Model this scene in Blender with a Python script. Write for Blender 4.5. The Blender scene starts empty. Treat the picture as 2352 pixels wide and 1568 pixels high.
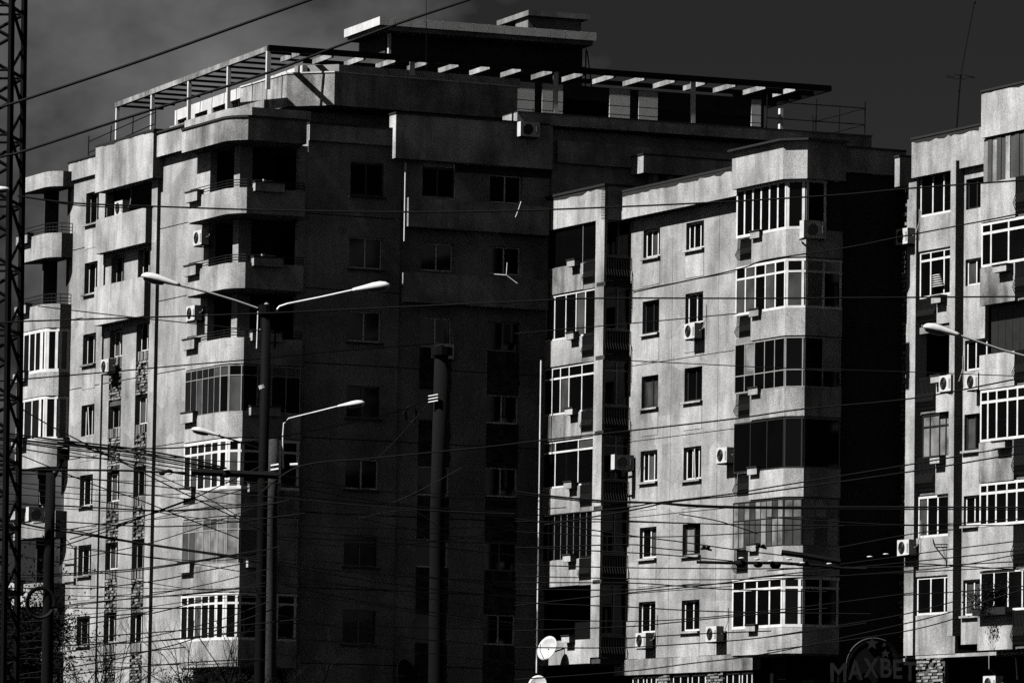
import bpy, math, random
from math import radians, sin, cos, tan, pi
from mathutils import Vector, Matrix
random.seed(7)
SC = bpy.context.scene
COL = SC.collection

# ------------------------------------------------------------------ camera
FP, CX, CY, W0, H0 = 12660.0, 1176.0, 784.0, 2352.0, 1568.0
PITCH, ROLL, CAMZ = radians(5.155), 0.015, 1.7
CAM = Vector((0, 0, CAMZ))
_F = Vector((0, cos(PITCH), sin(PITCH))); _R = Vector((1, 0, 0)); _U = Vector((0, -sin(PITCH), cos(PITCH)))
R_ = _R*cos(ROLL) + _U*sin(ROLL)
U_ = -_R*sin(ROLL) + _U*cos(ROLL)
cd = bpy.data.cameras.new('camera'); cam = bpy.data.objects.new('camera', cd); COL.objects.link(cam)
m = Matrix((R_, U_, -_F)).transposed().to_4x4(); m.translation = CAM
cam.matrix_world = m
cd.sensor_width = 36; cd.lens = 36*FP/W0; cd.clip_start = 1; cd.clip_end = 6000
SC.camera = cam
# ------------------------------------------------------------------ light
SUN_EL, SUN_PHI = radians(50), radians(25.9)
to_sun = Vector((-cos(SUN_PHI)*cos(SUN_EL), -sin(SUN_PHI)*cos(SUN_EL), sin(SUN_EL)))
sl = bpy.data.lights.new('sun', 'SUN'); sl.energy = 4.6; sl.angle = radians(0.5); sl.color = (1, 0.99, 0.97)
so = bpy.data.objects.new('sun', sl); COL.objects.link(so)
so.rotation_euler = to_sun.to_track_quat('Z', 'Y').to_euler(); so.location = (-80, -40, 120)
w = bpy.data.worlds.new('World'); SC.world = w; w.use_nodes = True
nt = w.node_tree; nt.nodes.clear()
def nn(t, ty, **k):
    n = t.nodes.new(ty)
    for a, b in k.items():
        if hasattr(n, a): setattr(n, a, b)
        else: n.inputs[a].default_value = b
    return n
sky = nn(nt, 'ShaderNodeTexSky', sky_type='NISHITA', sun_disc=False)
sky.sun_elevation = SUN_EL; sky.sun_rotation = math.atan2(to_sun.x, to_sun.y)
sky.air_density = 1.0; sky.dust_density = 0.6; sky.ozone_density = 2.0
sep = nn(nt, 'ShaderNodeSeparateColor')            # a red filter on black and white film: only the red of the sky counts
nt.links.new(sky.outputs[0], sep.inputs[0])
tc = nn(nt, 'ShaderNodeTexCoord')
mp = nn(nt, 'ShaderNodeMapping'); mp.inputs['Scale'].default_value = (5.5, 5.5, 7.7); mp.inputs['Location'].default_value = (12.95, 9.15, 6.25)
nz = nn(nt, 'ShaderNodeTexNoise'); nz.inputs['Scale'].default_value = 1.0; nz.inputs['Detail'].default_value = 7; nz.inputs['Roughness'].default_value = 0.55
rp = nn(nt, 'ShaderNodeMapRange'); rp.inputs[1].default_value = 0.49; rp.inputs[2].default_value = 0.70
rp.inputs[3].default_value = 0.10; rp.inputs[4].default_value = 1.4
mu = nn(nt, 'ShaderNodeMath', operation='MULTIPLY')
bg = nn(nt, 'ShaderNodeBackground'); bg.inputs[1].default_value = 0.05
wo = nn(nt, 'ShaderNodeOutputWorld')
L = nt.links.new
L(tc.outputs['Generated'], mp.inputs[0]); L(mp.outputs[0], nz.inputs['Vector']); L(nz.outputs[0], rp.inputs[0])
L(sep.outputs[0], mu.inputs[0]); L(rp.outputs[0], mu.inputs[1]); L(mu.outputs[0], bg.inputs[0]); L(bg.outputs[0], wo.inputs[0])
vs = SC.view_settings
vs.view_transform = 'Standard'; vs.look = 'None'; vs.gamma = 1; vs.use_curve_mapping = False; vs.exposure = 0.55
SC.cycles.use_denoising = False; SC.cycles.max_bounces = 4; SC.cycles.diffuse_bounces = 0

# ------------------------------------------------------------------ projection helpers (photo pixel -> point in the place)
def ray(x, y):
    return _F + R_*((x-CX)/FP) + U_*((CY-y)/FP)
def P(x, y, D):
    d = ray(x, y); return CAM + d*(D/d.y)
class Frame:
    def __init__(s, th, o):
        s.A = Vector((-sin(th), cos(th), 0)); s.B = Vector((cos(th), sin(th), 0)); s.o = Vector((o.x, o.y, 0))
    def w(s, a, b, z): return s.o + s.A*a + s.B*b + Vector((0, 0, z))
    def loc(s, p): q = p - s.o; return q.dot(s.A), q.dot(s.B), p.z
class Face:
    """kind L: plane b=c, u = -a, outward -B.   kind D: plane a=c, u = b, outward -A"""
    def __init__(s, fr, kind, c):
        s.f = fr; s.k = kind; s.c = c
    def p(s, u, z, n=0.0):
        return s.f.w(-u, s.c-n, z) if s.k == 'L' else s.f.w(s.c-n, u, z)
    def hit(s, x, y, off=0.0):
        d = ray(x, y); N = s.f.B if s.k == 'L' else s.f.A
        q = CAM - s.f.o
        t = (s.c-off - q.dot(N))/d.dot(N)
        a, b, z = s.f.loc(CAM + d*t)
        return (-a, z) if s.k == 'L' else (b, z)
    def u(s, x, y=784, off=0): return s.hit(x, y, off)[0]
    def z(s, x, y, off=0): return s.hit(x, y, off)[1]
    def rect(s, x0, x1, yt, yb, off=0):
        xc = (x0+x1)/2; yc = (yt+yb)/2
        return s.u(x0, yc, off), s.u(x1, yc, off), s.z(xc, yb, off), s.z(xc, yt, off)

# ------------------------------------------------------------------ materials
MATS = {}
def plaster(name, base, stain=0.35, grain=0.25, streak=0.3, rough=0.9, bump=0.25, patch=0.0):
    m = bpy.data.materials.new(name); m.use_nodes = True; t = m.node_tree; b = t.nodes['Principled BSDF']
    b.inputs['Roughness'].default_value = rough; b.inputs['Specular IOR Level'].default_value = 0.1
    g = nn(t, 'ShaderNodeNewGeometry')
    n1 = nn(t, 'ShaderNodeTexNoise'); n1.inputs['Scale'].default_value = 0.45; n1.inputs['Detail'].default_value = 6; n1.inputs['Roughness'].default_value = .6
    n2 = nn(t, 'ShaderNodeTexNoise'); n2.inputs['Scale'].default_value = 34.0; n2.inputs['Detail'].default_value = 2; n2.inputs['Roughness'].default_value = .8
    mp = nn(t, 'ShaderNodeMapping'); mp.inputs['Scale'].default_value = (1.7, 1.7, 0.3)
    n3 = nn(t, 'ShaderNodeTexNoise'); n3.inputs['Scale'].default_value = 1.0; n3.inputs['Detail'].default_value = 5; n3.inputs['Roughness'].default_value = .65
    lk = t.links.new
    lk(g.outputs['Position'], n1.inputs['Vector']); lk(g.outputs['Position'], n2.inputs['Vector'])
    lk(g.outputs['Position'], mp.inputs[0]); lk(mp.outputs[0], n3.inputs['Vector'])
    def rng(src, lo, hi, amt):
        r = nn(t, 'ShaderNodeMapRange'); r.inputs[1].default_value = lo; r.inputs[2].default_value = hi
        r.inputs[3].default_value = 1-amt; r.inputs[4].default_value = 1+amt*0.25; lk(src, r.inputs[0]); return r.outputs[0]
    def mul(a, b2):
        q = nn(t, 'ShaderNodeMath', operation='MULTIPLY'); lk(a, q.inputs[0]); lk(b2, q.inputs[1]); return q.outputs[0]
    v = mul(mul(rng(n1.outputs[0], .3, .62, stain), rng(n2.outputs[0], .36, .6, grain)), rng(n3.outputs[0], .3, .6, streak))
    if patch:
        vo = nn(t, 'ShaderNodeTexVoronoi'); vo.inputs['Scale'].default_value = .55
        mp2 = nn(t, 'ShaderNodeMapping'); mp2.inputs['Scale'].default_value = (1, 1, 1.3); lk(g.outputs['Position'], mp2.inputs[0]); lk(mp2.outputs[0], vo.inputs['Vector'])
        vo.distance = 'CHEBYCHEV'; sp = nn(t, 'ShaderNodeSeparateColor'); lk(vo.outputs['Color'], sp.inputs[0])
        v = mul(v, rng(sp.outputs[0], .2, .9, patch))
    q = nn(t, 'ShaderNodeMath', operation='MULTIPLY'); lk(v, q.inputs[0]); q.inputs[1].default_value = base
    cc = nn(t, 'ShaderNodeCombineColor')
    for i in range(3): lk(q.outputs[0], cc.inputs[i])
    lk(cc.outputs[0], b.inputs['Base Color'])
    bp = nn(t, 'ShaderNodeBump'); bp.inputs['Strength'].default_value = bump; bp.inputs['Distance'].default_value = 0.02
    lk(n2.outputs[0], bp.inputs['Height']); lk(bp.outputs[0], b.inputs['Normal'])
    MATS[name] = m
def simple(name, base, rough=0.6, metal=0, spec=.4, var=.25, sc=3.0):
    m = bpy.data.materials.new(name); m.use_nodes = True; t = m.node_tree; b = t.nodes['Principled BSDF']
    b.inputs['Roughness'].default_value = rough; b.inputs['Metallic'].default_value = metal; b.inputs['Specular IOR Level'].default_value = spec
    g = nn(t, 'ShaderNodeNewGeometry'); n1 = nn(t, 'ShaderNodeTexNoise'); n1.inputs['Scale'].default_value = sc; n1.inputs['Detail'].default_value = 4
    t.links.new(g.outputs['Position'], n1.inputs['Vector'])
    r = nn(t, 'ShaderNodeMapRange'); r.inputs[1].default_value = .3; r.inputs[2].default_value = .65; r.inputs[3].default_value = base*(1-var); r.inputs[4].default_value = base
    t.links.new(n1.outputs[0], r.inputs[0])
    cc = nn(t, 'ShaderNodeCombineColor')
    for i in range(3): t.links.new(r.outputs[0], cc.inputs[i])
    t.links.new(cc.outputs[0], b.inputs['Base Color'])
    MATS[name] = m
plaster('render_light', .52, .42, .55, .3, patch=.2)
plaster('render_shaded', .46, .45, .55, .25, patch=.12)  # copy of render_light for the shaded faces, slightly darker in the colour
plaster('render_shaded_dark', .07, .5, .5, .3)  # near-black copy for shaded walls and loggias, shade put into the base colour
plaster('parapet', .54, .5, .55, .4)
plaster('parapet_worn', .46, .75, .6, .6)
plaster('parapet_shaded', .62, .7, .5, .4)  # parapet copy for the shaded faces, lightened in the colour
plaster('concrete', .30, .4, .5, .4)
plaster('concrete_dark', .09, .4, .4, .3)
plaster('white_slab', .75, .2, .3, .25)
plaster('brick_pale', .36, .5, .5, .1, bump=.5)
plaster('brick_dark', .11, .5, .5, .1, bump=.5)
plaster('shade_panel', .9, .15, .25, .1)
simple('pvc_white', .86, .4)
simple('frame_grey', .35, .5)
simple('frame_dark', .025, .5)
simple('steel_dark', .006, .7, spec=.04)
simple('steel_white', .8, .45)
simple('black_core', .004, .9, spec=.1)  # near-black so that interiors stay dark, their shade put into the colour
simple('wire_black', .006, .7, spec=.1)
simple('glass', .003, .08, spec=.15, var=.3, sc=.8)
simple('glass_curtain', .30, .35, var=.75, sc=1.6)
simple('glass_pale', .09, .2, var=.6, sc=1.2)
simple('ac_white', .72, .45)
simple('ac_black', .012, .5)
simple('lamp_shell', .75, .4)
simple('lamp_lens', .06, .2)
simple('dish', .62, .5)
simple('roofing', .02, .8)
simple('iron', .012, .6, spec=.15)
plaster('pole_concrete', .06, .3, .6, .3)
plaster('pole_shaded', .007, .3, .6, .3)  # pole concrete with the dark shaded side put into the whole base colour
simple('laundry', .6, .9)
simple('leaf', .008, .8, spec=.05, var=.6)
simple('bark', .012, .9, var=.5, spec=.05)
simple('asphalt', .032, .9)
simple('sign_letter', .02, .6, spec=.1)
simple('sign_arc', .07, .5, spec=.1)
MT = MATS

# ------------------------------------------------------------------ mesh builder and object helpers
class MB:
    def __init__(s): s.v = []; s.f = []
    def quad8(s, c):
        i = len(s.v); s.v += c
        s.f += [(i, i+1, i+2, i+3), (i+7, i+6, i+5, i+4), (i, i+4, i+5, i+1), (i+1, i+5, i+6, i+2), (i+2, i+6, i+7, i+3), (i+3, i+7, i+4, i)]
        return s
    def box(s, fc, u0, u1, z0, z1, n0, n1):
        return s.quad8([fc.p(u0, z0, n1), fc.p(u1, z0, n1), fc.p(u1, z1, n1), fc.p(u0, z1, n1), fc.p(u0, z0, n0), fc.p(u1, z0, n0), fc.p(u1, z1, n0), fc.p(u0, z1, n0)])
    def fbox(s, fr, a0, a1, b0, b1, z0, z1):
        return s.quad8([fr.w(a0, b0, z0), fr.w(a0, b1, z0), fr.w(a0, b1, z1), fr.w(a0, b0, z1), fr.w(a1, b0, z0), fr.w(a1, b1, z0), fr.w(a1, b1, z1), fr.w(a1, b0, z1)])
    def xbox(s, x0, x1, y0, y1, z0, z1):
        V = Vector
        return s.quad8([V((x0, y0, z0)), V((x1, y0, z0)), V((x1, y0, z1)), V((x0, y0, z1)), V((x0, y1, z0)), V((x1, y1, z0)), V((x1, y1, z1)), V((x0, y1, z1))])
    def prism(s, poly, z0, z1):
        i = len(s.v); n = len(poly)
        s.v += [Vector((p.x, p.y, z0)) for p in poly] + [Vector((p.x, p.y, z1)) for p in poly]
        s.f.append(tuple(range(i+n-1, i-1, -1))); s.f.append(tuple(range(i+n, i+2*n)))
        for k in range(n): s.f.append((i+k, i+(k+1) % n, i+n+(k+1) % n, i+n+k))
        return s
    def tube(s, pts, r, seg=6, r2=None, cap=True):
        n = len(pts); rings = []
        for k, p in enumerate(pts):
            d = (pts[min(k+1, n-1)] - pts[max(k-1, 0)]).normalized()
            up = Vector((0, 0, 1)) if abs(d.z) < .9 else Vector((1, 0, 0))
            x = d.cross(up).normalized(); y = d.cross(x).normalized()
            rr = r if r2 is None else r + (r2-r)*k/(n-1)
            i = len(s.v); rings.append(i)
            for q in range(seg):
                t = 2*pi*q/seg; s.v.append(p + x*(cos(t)*rr) + y*(sin(t)*rr))
        for k in range(n-1):
            for q in range(seg):
                s.f.append((rings[k]+q, rings[k]+(q+1) % seg, rings[k+1]+(q+1) % seg, rings[k+1]+q))
        if cap:
            s.f.append(tuple(rings[0]+q for q in range(seg-1, -1, -1))); s.f.append(tuple(rings[-1]+q for q in range(seg)))
        return s
    def ellipsoid(s, c, ax, ay, az, nu=12, nv=7, cut=-1.0):
        """axes given as vectors; cut flattens everything below az*cut"""
        i = len(s.v)
        for a in range(nv+1):
            th = pi*a/nv
            for b in range(nu):
                ph = 2*pi*b/nu
                zz = max(cos(th), cut)
                s.v.append(c + ax*(sin(th)*cos(ph)) + ay*(sin(th)*sin(ph)) + az*zz)
        for a in range(nv):
            for b in range(nu):
                s.f.append((i+a*nu+b, i+(a+1)*nu+b, i+(a+1)*nu+(b+1) % nu, i+a*nu+(b+1) % nu))
        return s
    def build(s, name, mat, parent=None, smooth=False, label=None, kind=None, weld=False):
        if not s.v: return None
        if weld:
            ix = {}; mp_ = []; nv = []
            for v in s.v:
                k = (round(v.x, 4), round(v.y, 4), round(v.z, 4))
                if k not in ix: ix[k] = len(nv); nv.append(v)
                mp_.append(ix[k])
            s.v = nv; s.f = [tuple(mp_[i] for i in f) for f in s.f]
        org = wloc(parent) if parent else Vector((0, 0, 0))
        me = bpy.data.meshes.new(name); me.from_pydata([tuple(v-org) for v in s.v], [], s.f); me.materials.append(MT[mat]); me.update()
        if smooth:
            for p in me.polygons: p.use_smooth = True
        o = bpy.data.objects.new(name, me); COL.objects.link(o)
        if parent: o.parent = parent
        if label: o['label'] = label
        if kind: o['kind'] = kind
        return o
def wloc(o):
    v = Vector((0, 0, 0))
    while o: v = v + o.location; o = o.parent
    return v
def thing(name, label, cat, loc=(0, 0, 0), group=None, rz=0):
    o = bpy.data.objects.new(name, None); COL.objects.link(o); o.location = loc; o.rotation_euler.z = rz
    o.empty_display_size = .3
    tag(o, label, cat, group); return o
def tag(o, label, cat, group=None):
    o['label'] = label; o['category'] = cat
    if group: o['group'] = group
    return o
def struct(o): o['kind'] = 'structure'; return o

def wall(fc, parent, u0, u1, z0, z1, holes, n=0.0, t=.28, mat='render_light', name='wall_panel'):
    us = sorted(set([u0, u1] + [min(max(h[k], u0), u1) for h in holes for k in (0, 1)]))
    zs = sorted(set([z0, z1] + [min(max(h[k], z0), z1) for h in holes for k in (2, 3)]))
    def solid(i, j):
        if i < 0 or j < 0 or i >= len(us)-1 or j >= len(zs)-1: return False
        uc = (us[i]+us[i+1])/2; zc = (zs[j]+zs[j+1])/2
        return not any(h[0] < uc < h[1] and h[2] < zc < h[3] for h in holes)
    todo = {(i, j) for i in range(len(us)-1) for j in range(len(zs)-1) if solid(i, j)}
    last = None
    while todo:
        comp = set(); stack = [todo.pop()]
        while stack:
            i, j = stack.pop(); comp.add((i, j))
            for k in ((i+1, j), (i-1, j), (i, j+1), (i, j-1)):
                if k in todo: todo.remove(k); stack.append(k)
        m = MB()
        def q(*c): i = len(m.v); m.v += list(c); m.f.append((i, i+1, i+2, i+3))
        for i, j in sorted(comp):
            a, b, c, d = us[i], us[i+1], zs[j], zs[j+1]
            q(fc.p(a, c, n), fc.p(b, c, n), fc.p(b, d, n), fc.p(a, d, n))
            q(fc.p(b, c, n-t), fc.p(a, c, n-t), fc.p(a, d, n-t), fc.p(b, d, n-t))
            if not solid(i-1, j): q(fc.p(a, c, n-t), fc.p(a, c, n), fc.p(a, d, n), fc.p(a, d, n-t))
            if not solid(i+1, j): q(fc.p(b, c, n), fc.p(b, c, n-t), fc.p(b, d, n-t), fc.p(b, d, n))
            if not solid(i, j-1): q(fc.p(a, c, n-t), fc.p(b, c, n-t), fc.p(b, c, n), fc.p(a, c, n))
            if not solid(i, j+1): q(fc.p(a, d, n), fc.p(b, d, n), fc.p(b, d, n-t), fc.p(a, d, n-t))
        last = m.build(name, mat, parent, weld=True)
    return last
def storey_walls(fc, parent, u0, u1, zs, holes, gap=.018, **k):
    for j in range(len(zs)-1):
        hz = [h for h in holes if h[3] > zs[j] and h[2] < zs[j+1]]
        wall(fc, parent, u0, u1, zs[j]+gap, zs[j+1]-gap, hz, **k)

def window(fc, parent, r, cols=2, transom=None, mat='pvc_white', depth=.16, bar=.055, sill=True, pane='glass', fr=None, n=0.0, gap=0.0, sillmat='parapet', lean=None, pick=None):
    """frame bars, single panes and sill of one window set in the opening r"""
    u0, u1, z0, z1 = r
    u0 += gap; u1 -= gap; z0 += gap; z1 -= gap
    m = MB(); N1 = n-depth; N0 = N1-.06
    m.box(fc, u0, u1, z0, z0+bar, N0, N1); m.box(fc, u0, u1, z1-bar, z1, N0, N1)
    m.box(fc, u0, u0+bar, z0+bar, z1-bar, N0, N1); m.box(fc, u1-bar, u1, z0+bar, z1-bar, N0, N1)
    cuts = [0] + (fr if fr else [k/cols for k in range(1, cols)]) + [1]
    zt = z1-bar
    rows = [(z0+bar, z1-bar)]
    if transom:
        zt = z0+(z1-z0)*transom
        m.box(fc, u0+bar, u1-bar, zt-bar*.5, zt+bar*.5, N0+.002, N1-.002)
        rows = [(z0+bar, zt-bar*.5), (zt+bar*.5, z1-bar)]
    for c in cuts[1:-1]:
        uc = u0+(u1-u0)*c
        for (ra, rb) in rows: m.box(fc, uc-bar*.5, uc+bar*.5, ra, rb, N0+.004, N1+.004)
    wo = m.build('window', mat, parent)
    for (ra, rb) in rows:
        for k in range(len(cuts)-1):
            a = u0+(u1-u0)*cuts[k] + (bar if k == 0 else bar*.5); b = u0+(u1-u0)*cuts[k+1] - (bar if k == len(cuts)-2 else bar*.5)
            if b-a < .02: continue
            pm = pane
            if pick and random.random() < pick[1]: pm = pick[0]
            MB().box(fc, a, b, ra, rb, N0+.015, N0+.03).build('pane', pm, wo)
    if lean:
        a, b = u0+(u1-u0)*lean, u1
        p = MB(); tz = z0+bar
        p.tube([fc.p(a+.03, z0+.05, N1+.02), fc.p(a+.22, z1-.1, N1+.16)], .03, 4); p.build('sash', mat, wo)
    if sill:
        MB().box(fc, u0-.08, u1+.06, z0-.09, z0-.02, n-.1, n+.12).build('sill', sillmat, wo)
    # dark room behind
    return wo

def offset_path(fr, pts, d):
    """pts: list of (a,b); shift inward (to the right hand side, away from the street) by d"""
    out = []
    n = len(pts)
    for i in range(n):
        v = Vector((0, 0))
        for j in (i-1, i):
            if 0 <= j < n-1:
                e = Vector((pts[j+1][0]-pts[j][0], pts[j+1][1]-pts[j][1])).normalized()
                v += Vector((e.y, -e.x))
        # average normal with miter
        k = v.length; v = v/k
        e = Vector((pts[min(i+1, n-1)][0]-pts[min(i, n-2)][0], pts[min(i+1, n-1)][1]-pts[min(i, n-2)][1])).normalized()
        c = max(.5, abs(v.dot(Vector((e.y, -e.x)))))
        out.append((pts[i][0]+v.x*d/c, pts[i][1]+v.y*d/c))
    return out
def ribbon(m, fr, pts, z0, z1, d0, d1):
    """band following the path between inward offsets d0<d1; path runs left to right as seen from the street"""
    P0 = offset_path(fr, pts, -d0); P1 = offset_path(fr, pts, -d1)
    for i in range(len(pts)-1):
        c = [fr.w(*P0[i], z0), fr.w(*P0[i+1], z0), fr.w(*P0[i+1], z1), fr.w(*P0[i], z1), fr.w(*P1[i], z0), fr.w(*P1[i+1], z0), fr.w(*P1[i+1], z1), fr.w(*P1[i], z1)]
        m.quad8(c)
    return m
def seglen(p, q): return math.hypot(p[0]-q[0], p[1]-q[1])
def path_glazing(fr, parent, pts, z0, z1, spacing=.6, transom=.7, mat='pvc_white', bar=.06, pane='glass', pick=None, inset=.04, midrail=None):
    m = MB()
    ribbon(m, fr, pts, z0, z0+bar, inset, inset+.07); ribbon(m, fr, pts, z1-bar, z1, inset, inset+.07)
    if transom: zt = z0+(z1-z0)*transom; ribbon(m, fr, pts, zt-bar*.4, zt+bar*.4, inset+.005, inset+.065)
    Q0 = offset_path(fr, pts, -inset); Q1 = offset_path(fr, pts, -(inset+.07))
    panes = []
    for i in range(len(pts)-1):
        Ln = seglen(Q0[i], Q0[i+1]); n = max(1, round(Ln/spacing))
        dirv = ((Q0[i+1][0]-Q0[i][0])/Ln, (Q0[i+1][1]-Q0[i][1])/Ln)
        nv = (-dirv[1], dirv[0])       # inward
        for k in range(n+1):
            if k == n and i < len(pts)-2 and n > 0: pass
            s = Ln*k/n; s = min(max(s, bar/2), Ln-bar/2)
            p0 = (Q0[i][0]+dirv[0]*(s-bar/2), Q0[i][1]+dirv[1]*(s-bar/2)); p1 = (Q0[i][0]+dirv[0]*(s+bar/2), Q0[i][1]+dirv[1]*(s+bar/2))
            inn = (Q1[i][0]-Q0[i][0], Q1[i][1]-Q0[i][1])
            c = [fr.w(*p0, z0+bar), fr.w(*p1, z0+bar), fr.w(*p1, z1-bar), fr.w(*p0, z1-bar)]
            c += [fr.w(p0[0]+inn[0]*.95, p0[1]+inn[1]*.95, z0+bar), fr.w(p1[0]+inn[0]*.95, p1[1]+inn[1]*.95, z0+bar), fr.w(p1[0]+inn[0]*.95, p1[1]+inn[1]*.95, z1-bar), fr.w(p0[0]+inn[0]*.95, p0[1]+inn[1]*.95, z1-bar)]
            m.quad8(c)
            if k < n:
                s2 = Ln*(k+1)/n
                a0 = (Q0[i][0]+dirv[0]*s+inn[0]*.5, Q0[i][1]+dirv[1]*s+inn[1]*.5); a1 = (Q0[i][0]+dirv[0]*s2+inn[0]*.5, Q0[i][1]+dirv[1]*s2+inn[1]*.5)
                zz = [(z0+bar, z1-bar)] if not transom else [(z0+bar, z0+(z1-z0)*transom-bar*.4), (z0+(z1-z0)*transom+bar*.4, z1-bar)]
                for za, zb in zz: panes.append((a0, a1, za, zb, inn))
    wo = m.build('balcony_glazing', mat, parent)
    for a0, a1, za, zb, inn in panes:
        pm = pane
        if pick and random.random() < pick[1]: pm = pick[0]
        q = (inn[0]*.2, inn[1]*.2)
        MB().quad8([fr.w(*a0, za), fr.w(*a1, za), fr.w(*a1, zb), fr.w(*a0, zb), fr.w(a0[0]+q[0], a0[1]+q[1], za), fr.w(a1[0]+q[0], a1[1]+q[1], za), fr.w(a1[0]+q[0], a1[1]+q[1], zb), fr.w(a0[0]+q[0], a0[1]+q[1], zb)]).build('pane', pm, wo)
    return wo
def floor_slab(fr, parent, pts, z0, z1, back, name='balcony_floor', mat='concrete'):
    poly = [fr.w(a, b, 0) for a, b in pts] + [fr.w(a, b, 0) for a, b in back]
    return MB().prism(poly, z0, z1).build(name, mat, parent)
def planter(fc, parent, u0, u1, z0, z1, n0, n1, mat='parapet'):
    m = MB(); m.box(fc, u0, u1, z0, z1, n0, n1)
    MB().box(fc, u0-.03, u1+.03, z1+.001, z1+.045, n0-.01, n1+.03).build('box_lid', 'roofing', parent)
    return m.build('flower_box', mat, parent)
def brick_infill(fc, parent, u0, u1, z0, z1, n=-.05, mat='brick_pale', soldier=.3, row=.11, name='brick_infill'):
    MB().box(fc, u0, u1, z0, z1, n-.2, n-.03).build('brick_backing', 'brick_dark', parent)
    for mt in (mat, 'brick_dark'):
        m = MB(); z = z0; k = 0
        rnd = random.Random(int((u0+z0)*1000))
        while z < z1-soldier-.02:
            u = u0 - (.12 if k % 2 else 0)
            while u < u1:
                a, b = max(u, u0), min(u+.24, u1)
                dark = rnd.random() < .4
                if b-a > .04 and dark == (mt == 'brick_dark'):
                    pr = rnd.random()*.06
                    m.box(fc, a+.004, b-.004, z, z+row*.68, n-.06, n+pr)
                u += .25
            z += row; k += 1
        if soldier:
            u = u0
            while u < u1-.03:
                dark = rnd.random() < .4
                if dark == (mt == 'brick_dark'): m.box(fc, u+.004, min(u+.066, u1), z1-soldier, z1, n-.06, n+rnd.random()*.03)
                u += .075
        if m.v: m.build(name, mt, parent, kind='stuff')
def railing_grille(fc, parent, u0, u1, z0, z1, n0, n1, step=.09, r=.012, bulge=.12):
    m = MB(); r = .014
    for z in (z0+.03, (z0+z1)/2, z1-.03):
        m.tube([fc.p(u0, z, n1), fc.p(u1, z, n1)], r, 4)
    u = u0
    while u <= u1+.001:
        m.tube([fc.p(u, z1-.03, n1), fc.p(u, (z0+z1)/2, n1+.02), fc.p(u, z0+(z1-z0)*.25, n1+bulge), fc.p(u, z0+.03, n1)], r, 4)
        u += step
    return m.build('iron_grille', 'iron', parent)

def ragged(fc, parent, u0, u1, ztop, n, lo=.03, hi=.17, seed=1):
    r = random.Random(seed); m = MB(); u = u0; h = lo; i0 = None
    pts = []
    while u < u1:
        h = min(hi, max(lo, h+r.uniform(-.05, .05))) if r.random() < .85 else r.uniform(lo, hi)
        pts.append((u, h)); u += r.uniform(.12, .45)
    pts.append((u1, h))
    for (a, ha), (b, hb) in zip(pts[:-1], pts[1:]):
        m.quad8([fc.p(a, ztop-ha, n+.012), fc.p(b, ztop-hb, n+.012), fc.p(b, ztop+.02, n+.012), fc.p(a, ztop+.02, n+.012), fc.p(a, ztop-ha, n-.02), fc.p(b, ztop-hb, n-.02), fc.p(b, ztop+.02, n-.02), fc.p(a, ztop+.02, n-.02)])
    return m.build('roof_felt_edge', 'roofing', parent)
# ================================================================== THE GROUND
g = MB().xbox(-1500, 1500, -300, 3000, -.5, 0).build('ground', 'asphalt'); struct(g)

# ================================================================== BUILDING FRAME
TH = radians(25.8)
Pd = P(840, 784, 207.0)
fr0 = Frame(TH, Pd)
D0 = Face(fr0, 'D', 0.0)
bK = D0.u(552)                                   # corner of lit and shaded wall
FR = Frame(TH, fr0.w(0, bK, 0))                  # a: away from camera along the lit walls, b: to the right along the shaded walls
AD = Face(FR, 'D', 0.0); AL = Face(FR, 'L', 0.0)
HST = (AD.z(840, 452)-AD.z(840, 1478))/6.0
root = thing('apartment_building', 'tallest block, rounded corner balconies at its left and a rooftop terrace under a pergola', 'building', FR.w(0, 0, 0))
# storey joints
zj0 = AD.z(840, 499); zjs = [zj0-HST*k for k in range(-1, 9)]; zjs = [0.0]+sorted([z for z in zjs if z > 1.0])
Ztop = AD.z(800, 322)
# --- core
aF = -AL.u(155)                                  # far end of lit wall
bR = AD.u(2030)
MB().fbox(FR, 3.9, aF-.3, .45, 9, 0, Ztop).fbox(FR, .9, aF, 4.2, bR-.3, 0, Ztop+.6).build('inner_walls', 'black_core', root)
# --- lit wall openings
AHoles = []
W1 = [(197, 228, 441, 512), (193, 224, 602, 673), (191, 220, 766, 835), (188, 217, 929, 1000), (183, 212, 1090, 1160), (179, 209, 1251, 1320), (176, 205, 1414, 1480)]
AW1 = [AL.rect(*q) for q in W1]
uA0, uA1 = AL.u(155), AL.u(475)
uP0, uP1 = AL.u(236), AL.u(352)                  # paired bay between the fins
rowsPair = []
W2 = [(258, 289, 585, 652), (252, 281, 757, 818), (249, 277, 931, 982), (244, 273, 1086, 1150), (241, 270, 1245, 1306), (237, 265, 1410, 1475)]
W3 = [(320, 350, 570, 640), (313, 345, 741, 804), (309, 341, 906, 972), (306, 336, 1070, 1138), (302, 333, 1237, 1305), (298, 330, 1405, 1475)]
AW2 = [AL.rect(*q) for q in W2]; AW3 = [AL.rect(*q) for q in W3]
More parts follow.
